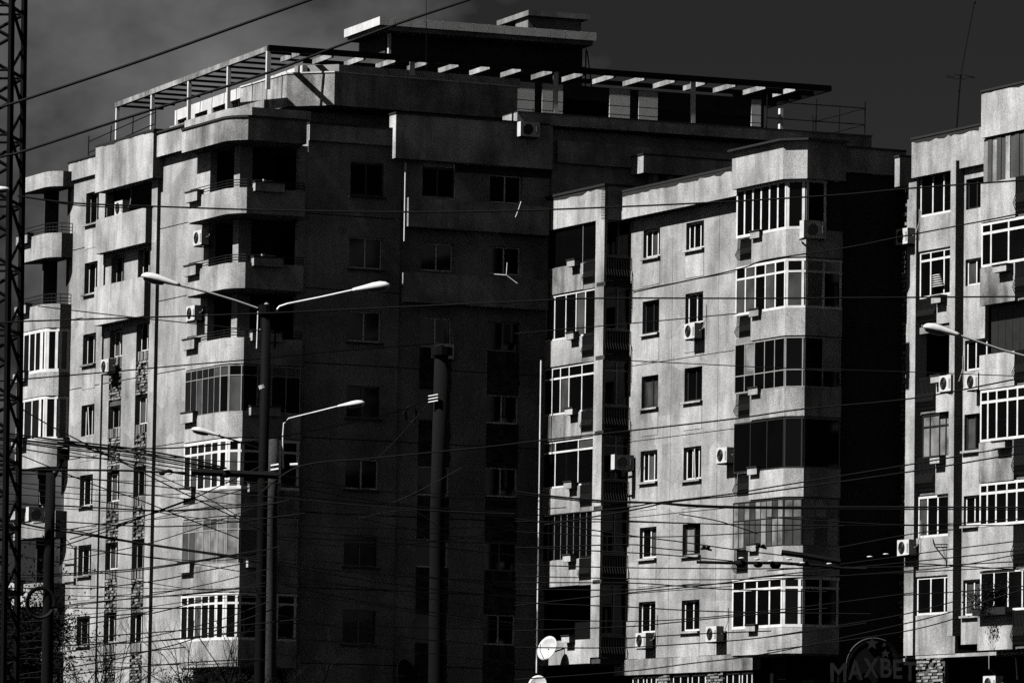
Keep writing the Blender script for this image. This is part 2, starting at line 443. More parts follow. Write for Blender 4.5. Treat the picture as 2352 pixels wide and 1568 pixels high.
# clamp column widths so that the brick strips between the windows run straight
def column(ws):
    a = sum(w[0] for w in ws)/len(ws); b = sum(w[1] for w in ws)/len(ws); return a, b
c2 = column(AW2); c3 = column(AW3); c1 = column(AW1)
AW1 = [(c1[0], c1[1], w[2], w[3]) for w in AW1]; AW2 = [(c2[0], c2[1], w[2], w[3]) for w in AW2]; AW3 = [(c3[0], c3[1], w[2], w[3]) for w in AW3]
zbrT = AW2[1][3]
strip2 = (c2[0], c2[1], 0, zbrT); strip3 = (c3[0], c3[1], 0, AW3[1][3])
top_open = AL.rect(243, 352, 452, 520); 
top_open = (uP0+.15, uP1-.1, AL.z(300, 500), AL.z(300, 425))
holes = AW1 + [AW2[0], AW3[0], strip2, strip3, top_open]
zLtop = AL.z(415, 350)
zs = [z for z in zjs if z < zLtop-.5]+[zLtop+.6]
storey_walls(AL, root, uA0, uA1, zs, holes)
for i, r in enumerate(AW1):
    window(AL, root, r, cols=2, fr=[.5], pane='glass', sill=(i not in (3,)), mat='pvc_white' if i not in (0, 6) else 'frame_grey', depth=.2, sillmat='parapet_worn', lean=.3 if i == 3 else None)
    MB().box(AL, r[0], r[1], r[2]-1.0, r[2]-.12, -.02, .012).build('infill_panel', 'parapet', root)
for k, (ws, c) in enumerate(((AW2, c2), (AW3, c3))):
    for i, r in enumerate(ws):
        window(AL, root, r, cols=2, fr=[.45], pane='glass', sill=(i == 0), mat=random.choice(['pvc_white', 'pvc_white', 'frame_grey', 'frame_dark']), depth=.22, pick=('glass_pale', .25))
        if i >= 1:
            zlo = ws[i+1][3] if i+1 < len(ws) else 0.5
            brick_infill(AL, root, c[0], c[1], max(zlo, r[2]-1.7), r[2]-.02, soldier=.35)
            if zlo < r[2]-1.8: MB().box(AL, c[0], c[1], zlo, r[2]-1.75, -.2, -.06).build('infill_panel', 'brick_dark', root)
# frame mouldings beside the pair bay and tile frieze above the windows
MB().box(AL, uP0-.05, uP0+.12, 0, AL.z(240, 470), 0, .08).build('fin', 'render_light', root)
uf0, uf1 = AL.u(350), AL.u(363)
MB().box(AL, uf0, uf1, 0, AL.z(360, 300), 0, .15).build('fin', 'render_light', root)
for (yt, yb) in ((560, 580), (728, 750)):
    z0, z1 = AL.z(300, yb), AL.z(300, yt)
    u = uP0+.2; m = MB()
    while u < uP1-.15: m.box(AL, u, u+.1, z0+.01, z1-.05, .0, .02+.02*random.random()); u += .125
    m.build('tile_frieze', 'brick_pale', root, kind='stuff')
# top-floor recess behind the pair bay
MB().box(AL, uP0+.1, uP1, top_open[2]-.3, top_open[3]+.4, -1.0, -.9).build('recess_wall', 'render_light', root)
for (x0, x1) in ((265, 290), (322, 345)):
    r = (AL.u(x0, 460, -.9), AL.u(x1, 460, -.9), top_open[2]+.2, top_open[3]-.2); window(AL, root, r, cols=2, depth=.84, sill=False, mat='frame_grey')
# projecting parapets of the pair bay
for (yt, yb) in ((493, 566), (648, 731)):
    MB().box(AL, uP0+.05, uP1+.0, AL.z(290, yb+8), AL.z(290, yt+2), .003, .42).build('balcony_parapet', 'parapet', root)
# crown of the pair bay
MB().box(AL, AL.u(220, 340, .45), AL.u(352, 340, .45), AL.z(290, 424, .45), AL.z(290, 318, .45), 0, .45).build('roof_parapet', 'parapet', root)
MB().box(AL, AL.u(219, 340, .47), AL.u(353, 340, .47), AL.z(290, 318, .45), AL.z(290, 314, .45), -.1, .47).build('coping', 'roofing', root)
# cornice bands of the lit side
zc0, zc1 = AL.z(415, 346, .3), AL.z(415, 292, .3)
MB().box(AL, uf1+.001, AL.u(450, 300, .3), zc0, zc1, -.2, .3).build('roof_parapet', 'parapet', root)
MB().box(AL, uA0, AL.u(219, 380, .12), AL.z(190, 408, .12), AL.z(190, 366, .12), -.2, .12).build('roof_parapet', 'parapet', root)
MB().box(AL, uA0-.05, AL.u(219, 380, .12), AL.z(190, 366, .12), AL.z(190, 363, .12), -.2, .16).build('coping', 'roofing', root)
MB().box(AL, uf1+.001, AL.u(450, 300, .3), zc1, zc1+.07, -.3, .36).build('coping', 'roofing', root)
# second, set back parapet line
MB().box(Face(FR, 'L', .9), uf1-1.5, AL.u(545), zc1-.2, zc1+.55, -.2, 0).build('roof_parapet', 'parapet_worn', root)

# --- shaded wall
ADW = [(806, 882, 374, 450), (803, 878, 545, 617), (797, 878, 714, 785), (796, 876, 886, 960), (793, 866, 1053, 1123), (791, 866, 1228, 1300), (786, 866, 1400, 1478)]
aw = [AD.rect(*q) for q in ADW]; ca = column(aw); aw = [(ca[0], ca[1], q[2], q[3]) for q in aw]
RW = {0: [(975, 1050, 384, 452), (1131, 1204, 402, 466)], 1: [(969, 1044, 557, 622), (1126, 1200, 566, 630)], 2: [(967, 1042, 728, 797), (1124, 1196, 738, 806)],
      3: [(965, 1040, 893, 964), (1120, 1196, 906, 972)], 4: [(962, 1036, 1070, 1137), (1118, 1194, 1073, 1140)], 5: [(960, 1034, 1237, 1302), (1114, 1190, 1243, 1310)], 6: [(957, 1030, 1408, 1476), (1112, 1186, 1410, 1480)]}
rr = {k: [AD.rect(*q) for q in v] for k, v in RW.items()}
cl = column([rr[k][0] for k in rr]); cr = column([rr[k][1] for k in rr])
uS = AD.u(700); uE = AD.u(1262)
bricks_top = rr[2][0][3]
holes = aw + [(cl[0], cl[1], 0, rr[2][0][3]), (cr[0], cr[1], 0, rr[2][1][3])]
for k in (0, 1): holes += [(cl[0], cl[1], rr[k][0][2], rr[k][0][3]), (cr[0], cr[1], rr[k][1][2], rr[k][1][3])]
zs = [z for z in zjs if z < Ztop-.3]+[Ztop+.5]
uM = AD.u(915)
storey_walls(AD, root, uS, uM, zs, [h for h in holes if h[0] < uM], mat='render_shaded')
storey_walls(AD, root, uM+.02, uE, zs, [h for h in holes if h[0] > uM], mat='render_shaded', n=-.12)
MB().box(AD, uE, bR, AD.z(1400, 420)-4, AD.z(1400, 400)+1.6, -.3, -.02).build('wall', 'render_shaded', root)
for i, r in enumerate(aw):
    window(AD, root, r, cols=2, fr=[.5], mat='pvc_white' if i in (1, 2, 4) else 'frame_dark', depth=.12, sillmat='concrete_dark', transom=.78 if i == 5 else None)
for k in rr:
    for s, c in ((0, cl), (1, cr)):
        r = (c[0], c[1], rr[k][s][2], rr[k][s][3])
        window(AD, root, r, cols=2, fr=[.5], mat='pvc_white' if (k+s) % 3 else 'frame_dark', depth=.26, sill=False)
        if k >= 2:
            zlo = rr[k+1][s][3] if k < 6 else .5
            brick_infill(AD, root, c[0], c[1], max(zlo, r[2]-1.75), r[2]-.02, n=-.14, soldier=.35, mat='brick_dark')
            if zlo < r[2]-1.8: MB().box(AD, c[0], c[1], zlo, r[2]-1.77, -.35, -.16).build('infill_panel', 'brick_dark', root)
# balcony-like parapets and the large crown on the shaded side
MB().box(AD, AD.u(909, 320, .5), AD.u(1270, 320, .5), AD.z(1090, 376, .5), AD.z(1090, 275, .5), -.1, .5).build('roof_parapet', 'parapet_shaded', root)
MB().box(AD, AD.u(908, 320, .53), AD.u(1271, 320, .53), AD.z(1090, 275, .5), AD.z(1090, 271, .5), -.1, .54).build('coping', 'roofing', root)
for yt, yb, x0 in ((464, 530, 938), (634, 702, 935)):
    MB().box(AD, AD.u(x0, 500, .35), AD.u(1262, 500, .35), AD.z(1095, yb, .35), AD.z(1095, yt, .35), -.1, .35).build('balcony_parapet', 'parapet_shaded', root)
MB().box(AD, AD.u(700), AD.u(909), AD.z(800, 328, .18), AD.z(800, 290, .18), -.1, .18).build('roof_parapet', 'parapet_shaded', root)
MB().box(AD, AD.u(699), AD.u(909), AD.z(800, 290, .18), AD.z(800, 286, .18), -.2, .22).build('coping', 'roofing', root)
zq1, zq0 = AD.z(1480, 338, .18), AD.z(1480, 388, .18)
MB().box(AD, AD.u(1270), AD.u(2020), zq0, zq1, -.1, .18).build('roof_parapet', 'parapet_shaded', root)
MB().box(AD, AD.u(1040), bR, zq0-.6, zq0, -2, -.05).build('wall', 'render_shaded_dark', root)
m = MB(); m.tube([AD.p(AD.u(914), AD.z(913, 376), .42), AD.p(AD.u(914), AD.z(911, 556), .42)], .035, 6); m.build('rainwater_pipe', 'steel_white', root)
m = MB(); ux = AD.u(1228); m.tube([AD.p(ux, AD.z(1228, 830), .6), AD.p(ux, 8.0, .6)], .045, 6); m.build('rainwater_pipe', 'steel_white', root)
# joint between the building's two halves and small lit returns
for (x, yt, yb) in ((909, 262, 372), (940, 456, 522)):
    pass

# --- corner balconies (path runs along the lit side, round the corner, along the shaded side)
def corner_path(p, q, a_s, b_e, r=1.15, face_x=None):
    pts = [(a_s, -p)]
    k = 6
    for i in range(k+1):
        t = radians(52)*i/k
        pts.append((-q+r*(1-sin(t))-r*(1-sin(radians(52))), -p+r*(1-cos(t))))
    # last arc point sits on the front plane
    da = pts[-1][0]+q
    pts = [pts[0]]+[(a-da, b) for a, b in pts[1:]]
    pts.append((b_e[0], b_e[1]))
    return pts
p_, q_ = .45, .35
FLb = Face(FR, 'L', -p_); FDb = Face(FR, 'D', -q_)
aS = -FLb.u(440, 460); bE = FDb.u(697, 460)
cp = corner_path(p_, q_, aS, (-q_, bE))
cp[-1] = (-q_, bE)
rowsY = [(431, 490), (603, 662), (775, 835), (946, 1004), (1122, 1184), (1295, 1358), (1469, 1530)]
RZ = [(FDb.z(565, t), FDb.z(565, b)) for t, b in rowsY]
back = [(3.6, bE), (3.6, -p_+.45), (aS, 0)]
backs = [(.6, bE), (3.55, 4.1), (3.55, 0.02), (aS, 0.02)]
for i, (zt, zb) in enumerate(RZ):
    m = MB(); ribbon(m, FR, cp, zb, zt, 0, .12)
    bal = m.build('corner_balcony', 'parapet' if i < 4 else 'parapet_worn', root)
    floor_slab(FR, bal, [(a+.05 if k == len(cp)-1 else a, b) for k, (a, b) in enumerate(offset_path(FR, cp, -.06))], zb-.04, zb+.12, backs)
    m = MB(); ribbon(m, FR, cp, zb+.16, zb+.19, -.015, .02); m.build('groove_moulding', 'concrete', bal)
    if i < 3:
        m = MB()
        for h in (.1, .2, .3): m.tube([FR.w(a, b, zt+h) for a, b in offset_path(FR, cp, -.06)], .018, 4)
        for a, b in offset_path(FR, cp, -.06)[::2]: m.tube([FR.w(a, b, zt), FR.w(a, b, zt+.3)], .018, 4)
        m.build('handrail', 'iron', bal)
    if i < 6:
        planter(FLb, bal, -aS+.08, -aS+1.25, zt-.22, zt+.16, .02, .3)
        planter(FDb, bal, bE-2.1, bE-.9, zt-.12, zt+.2, .02, .3, 'parapet_shaded')
        MB().box(FDb, .62, .72, zt-.05, zt+.35, .0, .1).build('post', 'steel_white', bal)
zb0 = AD.z(565, 322, .4); zt0 = AD.z(565, 270, .4)
cpc = [(aS+.6, -p_)]+cp[1:]
m = MB(); ribbon(m, FR, [(a, b) for a, b in cpc], zb0, zt0, -.05, .2); m.build('roof_parapet', 'parapet_worn', root)
m = MB(); ribbon(m, FR, [(a, b) for a, b in cpc], zt0, zt0+.08, -.1, .25); m.build('coping', 'roofing', root)
m = MB(); ribbon(m, FR, [(a+.25, b+.25) for a, b in cpc], zt0+.08, zt0+.42, -.0, .25); m.build('roof_parapet', 'parapet', root)
floor_slab(FR, root, offset_path(FR, cpc, -.02), zb0, zb0+.15, [(.8, bE), (3.55, 4.1), (3.55, .02), (aS+.6, .02)], name='roof_slab')
# loggia back walls, pier and doors
MB().fbox(FR, 1.3, 1.5, .78, 3.95, 0, zb0).build('loggia_wall', 'render_shaded_dark', root)
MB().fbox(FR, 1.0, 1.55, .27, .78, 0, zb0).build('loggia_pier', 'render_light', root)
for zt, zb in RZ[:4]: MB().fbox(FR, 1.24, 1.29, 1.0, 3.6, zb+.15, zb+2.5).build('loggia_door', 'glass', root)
MB().fbox(FR, .3, 3.8, 3.95, 4.2, 0, zb0).build('loggia_wall', 'render_shaded_dark', root)
MB().fbox(FR, 3.6, 3.9, .28, 4.0, 0, zb0).build('loggia_wall', 'render_shaded_dark', root)
MB().fbox(FR, 0.02, .3, uS-.35, uS, 0, zb0).build('loggia_wall', 'render_shaded', root)
# glazed storeys of the corner stack
gz = [(2, 3, dict(spacing=.55, transom=.78, mat='frame_grey', bar=.035, pick=('glass_pale', .15))),
      (3, 4, dict(spacing=.75, transom=.75, mat='pvc_white', bar=.11, pick=('glass_pale', .2))),
      (4, 5, dict(spacing=.75, transom=.74, mat='frame_grey', bar=.05, pane='glass_curtain', pick=('glass_pale', .3))),
      (5, 6, dict(spacing=.7, transom=.78, mat='pvc_white', bar=.1, pick=('glass_pale', .1)))]
# simpler path so that panes are not slivers
gp = [cp[0], cp[1], cp[4], cp[7], cp[8]]
for a, b, kw in gz:
    path_glazing(FR, root, gp, RZ[b][0], RZ[a][1]-.04, **kw)

# --- far left stack of balconies
A2 = aF
p2 = .85
FL2 = Face(FR, 'L', -p2)
pts2 = [(-FL2.u(52, 560), -p2)]
for i in range(6):
    t = radians(60)*i/5; r = .8
    pts2.append((A2-.25+r*(sin(radians(60))-sin(t)), -p2+r*(1-cos(t))))
pts2.append((A2-.25, -.01))
FA2 = Face(FR, 'D', A2-.25)
rows2 = [(392, 427), (534, 590), (697, 752), (853, 908), (1008, 1071), (1172, 1233), (1338, 1392), (1496, 1545)]
Z2 = [(FA2.z(125, t), FA2.z(125, b)) for t, b in rows2]
for i, (zt, zb) in enumerate(Z2):
    m = MB(); ribbon(m, FR, pts2, zb, zt, 0, .12)
    bal = m.build('end_balcony' if i else 'roof_parapet', 'parapet', root)
    floor_slab(FR, bal, offset_path(FR, pts2, -.05), zb-.03, zb+.12, [(A2+2.5, -.01), (A2+2.5, -.3)])
    if i:
        planter(FL2, bal, -pts2[0][0]+.02, -pts2[0][0]+1.3, zt-.25, zt+.12, .02, .3)
        if i in (1, 2):
            m = MB()
            for h in (.12, .24, .4): m.tube([FR.w(a, b, zt+h) for a, b in offset_path(FR, pts2, -.06)], .018, 4)
            for a, b in offset_path(FR, pts2, -.06)[1:]: m.tube([FR.w(a, b, zt), FR.w(a, b, zt+.4)], .014, 4)
            m.build('handrail', 'iron', bal)
MB().fbox(FR, A2+.02, A2+.3, -.01, 3, 0, Z2[0][0]-.1).fbox(FR, A2+1.25, A2+1.4, -.62, -.02, 8.5, Z2[0][1]).build('wall', 'render_shaded_dark', root)
gp2 = [pts2[0], pts2[1], pts2[3], pts2[6], pts2[7]]
path_glazing(FR, root, gp2, Z2[3][0], Z2[2][1]-.03, spacing=.75, transom=None, mat='pvc_white', bar=.12)
path_glazing(FR, root, gp2, Z2[4][0], Z2[3][1]-.03, spacing=.85, transom=None, mat='pvc_white', bar=.1)

# --- rooftop: terrace, penthouse and its roofs
zr = AD.z(1000, 276)                              # main roof level
TD = Face(FR, 'D', 1.2)
bt1 = TD.u(768, 200); bt2 = TD.u(1185, 200)
c_ = 1.28
TLb = bt1-c_; TL = Face(FR, 'L', TLb)
tp = [(-TL.u(560, 230), TLb), (1.2+c_, TLb), (1.2, bt1), (1.2, bt2)]
ztT, ztB = TD.z(770, 168), TD.z(770, 243)
m = MB(); ribbon(m, FR, tp, ztB, ztT, 0, .15); ter = m.build('terrace_parapet', 'parapet_worn', root)
m = MB(); ribbon(m, FR, tp, ztT, ztT+.05, -.03, .18); m.build('coping', 'white_slab', ter)
m = MB(); ribbon(m, FR, [(a+.5, b+.4) for a, b in tp[1:]], ztT+.05, ztT+.42, 0, .03); m.build('metal_rail', 'frame_grey', ter)
floor_slab(FR, ter, tp, ztB-.05, ztB+.1, [(8, bt2), (8, TLb)], name='terrace_floor', mat='concrete_dark')
MB().fbox(FR, 2.6, 14, TLb+.9, bt2, zr-1, ztB-.05).build('attic_wall', 'render_light', root)
MB().box(TD, TD.u(838, 200), TD.u(841, 200), ztB, ztT, .002, .06).build('rainwater_pipe', 'steel_white', root)
# deck under the pergola
GD = P(620, 108, 207+ (1.0)*cos(TH)- .0)
TG = radians(22.3)
tmp = Face(FR, 'D', .5)
uu, zz = tmp.hit(620, 104)
G = Frame(TG, FR.w(.5, uu, 0))
gD = Face(G, 'D', 0.0); gL = Face(G, 'L', 0.0)
zP = gD.z(1277, 165); zPt = gD.z(1277, 153)
zDk = gD.z(1277, 267); bPe = gD.u(1908, 200); bD1 = gD.u(1180, 265); bD2 = gD.u(1993, 320)
MB().fbox(G, -.35, 9, bD1, bD2, zDk-.42, zDk).build('terrace_slab', 'parapet_shaded', root)
MB().fbox(G, -.38, 9, bD1, bD2+.03, zDk, zDk+.05).build('coping', 'roofing', root)
MB().fbox(G, 1.2, 9, bD1-3, bD2-.6, zDk-1.6, zDk-.43).build('attic_wall', 'render_shaded_dark', root)
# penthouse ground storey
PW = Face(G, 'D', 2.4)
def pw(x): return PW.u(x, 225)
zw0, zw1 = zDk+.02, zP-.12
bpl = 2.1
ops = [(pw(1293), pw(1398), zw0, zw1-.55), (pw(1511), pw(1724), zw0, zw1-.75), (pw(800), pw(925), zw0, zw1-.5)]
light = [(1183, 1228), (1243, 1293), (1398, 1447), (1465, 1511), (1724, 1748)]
wall(PW, root, bpl, pw(1755), zw0, zw1, ops, mat='render_shaded_dark', name='penthouse_wall', t=.25)
for o_ in ops: MB().box(PW, o_[0]-.1, o_[1]+.1, o_[2], o_[3]+.1, -.9, -.8).build('penthouse_glazing', 'glass', root)
for x0, x1 in light:
    z0 = PW.z((x0+x1)/2, 262+(x0-1190)*.055); z1 = PW.z((x0+x1)/2, 189+(x0-1190)*.075)
    for (f0, f1) in ((0, .13), (.14, .42), (.43, 1)):
        MB().box(PW, pw(x0)+.02, pw(x1)-.02, z0+(z1-z0)*f0+.01, z0+(z1-z0)*f1-.01, .003, .05).build('cladding_panel', 'shade_panel', root)
MB().fbox(G, 2.9, 9, 2.4, pw(1750), zDk-2, zw1-.02).build('inner_walls', 'black_core', root)
# left flank of the penthouse, with white panels and dark windows
PL = Face(G, 'L', bpl)
uf, ub = -2.15, PL.u(402, 240)
zlo = zr+.2
nwin = 7; stp = (uf-ub)/nwin
hl = [(ub+stp*k+.35, ub+stp*(k+1)-.25, zP-1.5, zP-.55) for k in range(nwin)]
wall(PL, root, ub, uf, zlo, zw1, hl, mat='white_slab', name='penthouse_wall', t=.2)
for h in hl: window(PL, root, h, cols=2, mat='frame_dark', depth=.08, sill=False)
# upper storey
UB0 = 3.6
PU = Face(G, 'D', UB0)
zu0 = zP+.0; zu1 = PU.z(1370, 99)
MB().fbox(G, UB0, UB0+2.9, PU.u(884, 110), PU.u(1338, 110), zw1, zu1).build('penthouse_wall', 'render_shaded_dark', root)
PS = Face(G, 'D', 2.5)
s0, s1 = PS.u(872, 48), PS.u(1370, 88)
zs0, zs1 = PS.z(872, 57), PS.z(872, 38)
k = 14; stpx = (s1-s0)/k
for i in range(k): MB().fbox(G, 2.5, 6.4, s0+stpx*i+.006, s0+stpx*(i+1)-.006, zs0, zs1).build('roof_edge_panel', 'white_slab', root)
MB().fbox(G, 2.62, 6.3, s0+.12, s1-.1, zs0-.18, zs0-.002).build('roof_soffit', 'concrete', root)
MB().fbox(G, 2.9, 6.2, s0+.3, s1-.3, zs1, zs1+.06).build('roof_surface', 'roofing', root)
tb = Face(G, 'D', 5.0)
MB().fbox(G, 5.0, 6.3, tb.u(1213, 50), tb.u(1335, 50), zs1, tb.z(1215, 38)).build('lift_house', 'concrete', root)
MB().fbox(G, 4.7, 8.0, tb.u(1207, 30), tb.u(1348, 30), tb.z(1215, 38), tb.z(1215, 26)).build('lift_house_roof', 'concrete', root)
cb = PU.u(882, 110)
MB().fbox(G, UB0-.5, UB0-.35, cb, cb+.1, zs0-1.2, zs0-.2).build('post', 'steel_white', root)

# ================================================================== PERGOLA
perg = thing('pergola', 'dark steel pergola on white posts around the rooftop terrace of the tallest block', 'pergola', G.w(0, 0, zDk))
aBk = -gL.u(268, 240); 
MB().fbox(G, -.09, .09, -.06, bPe, zP, zPt+.02).build('beam', 'steel_dark', perg)
MB().fbox(G, .1, aBk, -.08, .08, zP+.003, zPt).build('beam', 'parapet_worn', perg, label='pale left edge beam')
aRk = -Face(G, 'L', bPe).u(1766, 243)
MB().fbox(G, .1, aRk, bPe-.16, bPe, zP, zPt).build('beam', 'steel_dark', perg)
MB().fbox(G, 2.33, 2.385, 2.2, bPe-.2, zP-.02, zPt-.04).build('beam', 'steel_dark', perg)
sx = (gD.u(1270, 150)-gD.u(690, 110))/8
m = None
nR = 17
for i in range(nR):
    b0 = gD.u(690, 110)+sx*i
    if b0 > bPe-.3: break
    MB().fbox(G, .1, 2.19, b0, b0+.09, zP-.06, zP+.13).build('rafter', 'parapet_worn', perg)
b0 = bPe-.9
for i in range(4):
    aa = 1.2+i*1.15
    if aa < aRk: MB().fbox(G, aa, aa+.12, bPe-2.6, bPe-.17, zP-.05, zP+.16).build('rafter', 'steel_dark', perg)
for k in range(13):
    aa = .95+k*(aBk-1.0)/12
    MB().fbox(G, aa, aa+.07, .09, bpl-.02 if k < 10 else 2.0, zP+.04, zP+.13).build('rafter', 'steel_dark', perg)
for x, yt, yb in ((616, 112, 205), (947, 137, 174), (1277, 163, 265), (1593, 187, 288), (1792, 245, 303)):
    if x == 1792:
        fc = Face(G, 'D', aRk-.2); b0 = fc.u(1792, 270)
        MB().fbox(G, aRk-.3, aRk-.12, b0-.05, b0+.09, fc.z(x, yb), zP).build('post', 'steel_white', perg)
        continue
    b0 = gD.u(x, 150); z0 = gD.z(x, yb)
    MB().fbox(G, -.02, .12, b0-.06, b0+.1, z0, zP-.001).build('post', 'steel_white', perg)
for x in (272, 352, 436, 526):
    u0 = gL.u(x, 200); z0 = zr+.1
    MB().fbox(G, -u0-.0, -u0+.14, -.06, .07, z0, zP).build('post', 'steel_white', perg)

# roof railings of the tall block
def rail(label, pts, zoff, hs, posts=1):
    t = thing('roof_railing', label, 'railing', pts[0])
    m = MB()
    for h in hs: m.tube([p+Vector((0, 0, h)) for p in pts], .022, 4)
    m.build('rail', 'wire_black', t)
    for a, b in zip(pts[:-1], pts[1:]):
        n = max(1, round((b-a).length/2.2))
        for k in range(n+1):
            q = a.lerp(b, k/n); MB().tube([q, q+Vector((random.uniform(-.04, .04), 0, hs[-1]+.25))], .022, 4).build('post', 'wire_black', t)
    return t
fR = Face(G, 'D', .3)
rail('thin bent railing at the right end of the tall roof terrace', [G.w(.3, fR.u(1760, 300), zDk+.05), G.w(.3, fR.u(1986, 318), zDk+.05), G.w(5, fR.u(1986, 318), zDk+.05)], 0, (.5, 1.15))
zA = AL.z(200, 366, .12)
rail('thin railing along the far left roof edge of the tall block', [FR.w(-AL.u(192, 350), .2, zA), FR.w(-AL.u(345, 290), .2, zA+.4)], 0, (.35, .8))

# ================================================================== MIDDLE BLOCK (B)
QB = AD.hit(1253, 784)[0]
BF = Frame(TH, FR.w(0, QB, 0))
B1 = Face(BF, 'L', 0.0)                           # first balcony bay
uB1 = B1.u(1385)
aB1 = -uB1
BR1 = Face(BF, 'D', aB1)                          # its return facing the street
bM = BR1.u(1447)
BM = Face(BF, 'L', bM)                            # main sunlit wall
b2 = bM-1.0
B2 = Face(BF, 'L', b2)
u2a, u2b = B2.u(1694), B2.u(1808)
cc_ = .45
a3 = -u2b-cc_
B3 = Face(BF, 'D', a3); b3e = B3.u(1930)
a4 = a3+.25
B4 = Face(BF, 'D', a4); b4e = B4.u(2072)
rootB = thing('apartment_building', 'middle block, lower, with a sunlit wall of single windows between two stacks of glazed balconies', 'building', BF.w(aB1, bM, 0))
zBt = BM.z(1560, 425)
HB = (BM.z(1590, 560)-BM.z(1590, 1447))/5
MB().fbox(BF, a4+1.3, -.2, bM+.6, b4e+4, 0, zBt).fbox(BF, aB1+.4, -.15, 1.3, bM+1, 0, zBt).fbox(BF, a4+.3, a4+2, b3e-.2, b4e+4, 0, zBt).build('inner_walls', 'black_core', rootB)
WB1 = [(1478, 1516, 526, 590), (1475, 1513, 690, 765), (1478, 1512, 862, 935), (1471, 1511, 1034, 1105), (1468, 1507, 1210, 1281), (1464, 1505, 1381, 1452)]
WB2 = [(1577, 1617, 509, 571), (1573, 1615, 672, 742), (1573, 1613, 843, 920), (1571, 1613, 1025, 1100), (1566, 1607, 1202, 1274), (1565, 1605, 1377, 1448)]
wb1 = [BM.rect(*q) for q in WB1]; wb2 = [BM.rect(*q) for q in WB2]
c1 = column(wb1); c2_ = column(wb2)
wb1 = [(c1[0], c1[1], q[2], q[3]) for q in wb1]; wb2 = [(c2_[0], c2_[1], q[2], q[3]) for q in wb2]
zbB = BM.z(1560, 1508)
zjB = [BM.z(1560, 648)-HB*k for k in range(-1, 5)]; zjB = [zbB]+sorted([z for z in zjB if z > zbB+.5 and z < zBt-.8])+[zBt-.2]
uu0, uu1 = BM.u(1436), -(a3+.5)
joints = [BM.u(1543), BM.u(1650)]
uprev = uu0
for ub_ in joints+[uu1]:
    storey_walls(BM, rootB, uprev, ub_-.02, zjB, [h for h in wb1+wb2 if h[0] > uprev and h[1] < ub_], gap=.014)
    uprev = ub_
styles = [dict(fr=[.35, .7]), dict(fr=[.5]), dict(fr=[.5]), dict(fr=[.3, .65]), dict(fr=[.5]), dict(fr=[.5])]
for i, (r1, r2) in enumerate(zip(wb1, wb2)):
    window(BM, rootB, r1, mat='pvc_white' if i not in (1, 2) else 'frame_dark', depth=.14, bar=.07, pick=('glass_pale', .2), **styles[i])
    window(BM, rootB, r2, mat='pvc_white' if i not in (2, 4) else 'frame_dark', depth=.14, bar=.07, lean=.5 if i == 3 else None, pick=('glass_curtain', .15), **styles[(i+3) % 6])
    for r in (r1, r2):
        MB().box(BM, r[0]-.02, r[1]+.02, r[2]-1.05, r[2]-.12, -.02, .015).build('infill_panel', 'parapet', rootB)
# main roof parapet with wide overhang
ov = .42
MB().box(BM, BM.u(1427, 470, ov), u2a+.2, BM.z(1560, 477, ov), BM.z(1560, 414, ov), -.1, ov).build('roof_parapet', 'parapet', rootB)
MB().box(BM, BM.u(1426, 470, ov), u2a+.2, BM.z(1560, 414, ov), BM.z(1560, 409, ov), -.2, ov+.03).build('coping', 'roofing', rootB)
# plinth band and ground floor strip
zpl = BM.z(1560, 1545)
MB().box(BM, uu0-.3, BM.u(1735, 1530), zpl, zbB-.01, -.2, .12).build('plinth_band', 'parapet_worn', rootB)
z0 = zpl-.9
for x0, x1 in ((1452, 1478), (1484, 1507), (1545, 1580), (1588, 1620), (1668, 1698), (1703, 1727)):
    r = (BM.u(x0, 1560), BM.u(x1, 1560), z0, zpl-.08); window(BM, rootB, r, cols=2, sill=False, depth=.02, bar=.06)
brick_infill(BM, rootB, BM.u(1510, 1560), BM.u(1542, 1560), z0, zpl-.05, n=.02, soldier=0)
brick_infill(BM, rootB, BM.u(1625, 1560), BM.u(1664, 1560), z0, zpl-.05, n=.02, soldier=0)
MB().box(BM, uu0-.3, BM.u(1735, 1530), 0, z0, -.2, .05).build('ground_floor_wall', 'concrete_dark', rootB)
# --- first bay
zc = lambda y, x=1310, f=B1: f.z(x, y)
uL = B1.u(1253); uP = B1.u(1365)
MB().box(B1, uP, uB1, zc(1508, 1375), zc(430, 1375), -.12, 0).build('pier', 'parapet', rootB)
MB().box(B1, uL-.3, uP-.001, zc(519), zc(443), -.3, 0).build('roof_parapet', 'parapet', rootB)
MB().box(B1, uL-.35, uB1+.05, zc(430, 1375)+.001, zc(430, 1375)+.09, -1.2, .05).build('coping', 'roofing', rootB)
MB().box(B1, uL-.3, uP-.001, zc(442.5), zc(430, 1375), -.28, -.01).build('roof_parapet', 'parapet', rootB)
RB = [(612, 672), (778, 838), (950, 1008), (1118, 1178), (1285, 1345), (1470, 1525)]
zrB = [(zc(t, 1296), zc(b, 1296)) for t, b in RB]
uG = B1.u(1337)
for i, (zt, zb) in enumerate(zrB):
    bal = MB().box(B1, uL-.3, uG if i < 5 else uP-.002, zb, zt, -.12, 0).build('balcony_parapet', 'parapet' if i % 2 else 'parapet_worn', rootB)
    MB().box(B1, uL-.3, uP-.003, zb-.02, zb+.16, -1.25, -.02).build('balcony_floor', 'concrete', bal)
    if i < 5:
        railing_grille(B1, bal, uG+.06, uP-.06, zb+.18, zt+.1, -.06, -.03)
        m = MB().box(B1, uG+.05, uP-.05, zb+.1, zt-.05, -.09, -.07); m.build('grille_shade_panel', 'black_core', bal)  # added black sheet, stands in for the shade behind the grille
    planter(B1, bal, uG-.9, uG-.25, zt-.1, zt+.14, .01, .25)
tops = [519]+[b for t, b in RB]
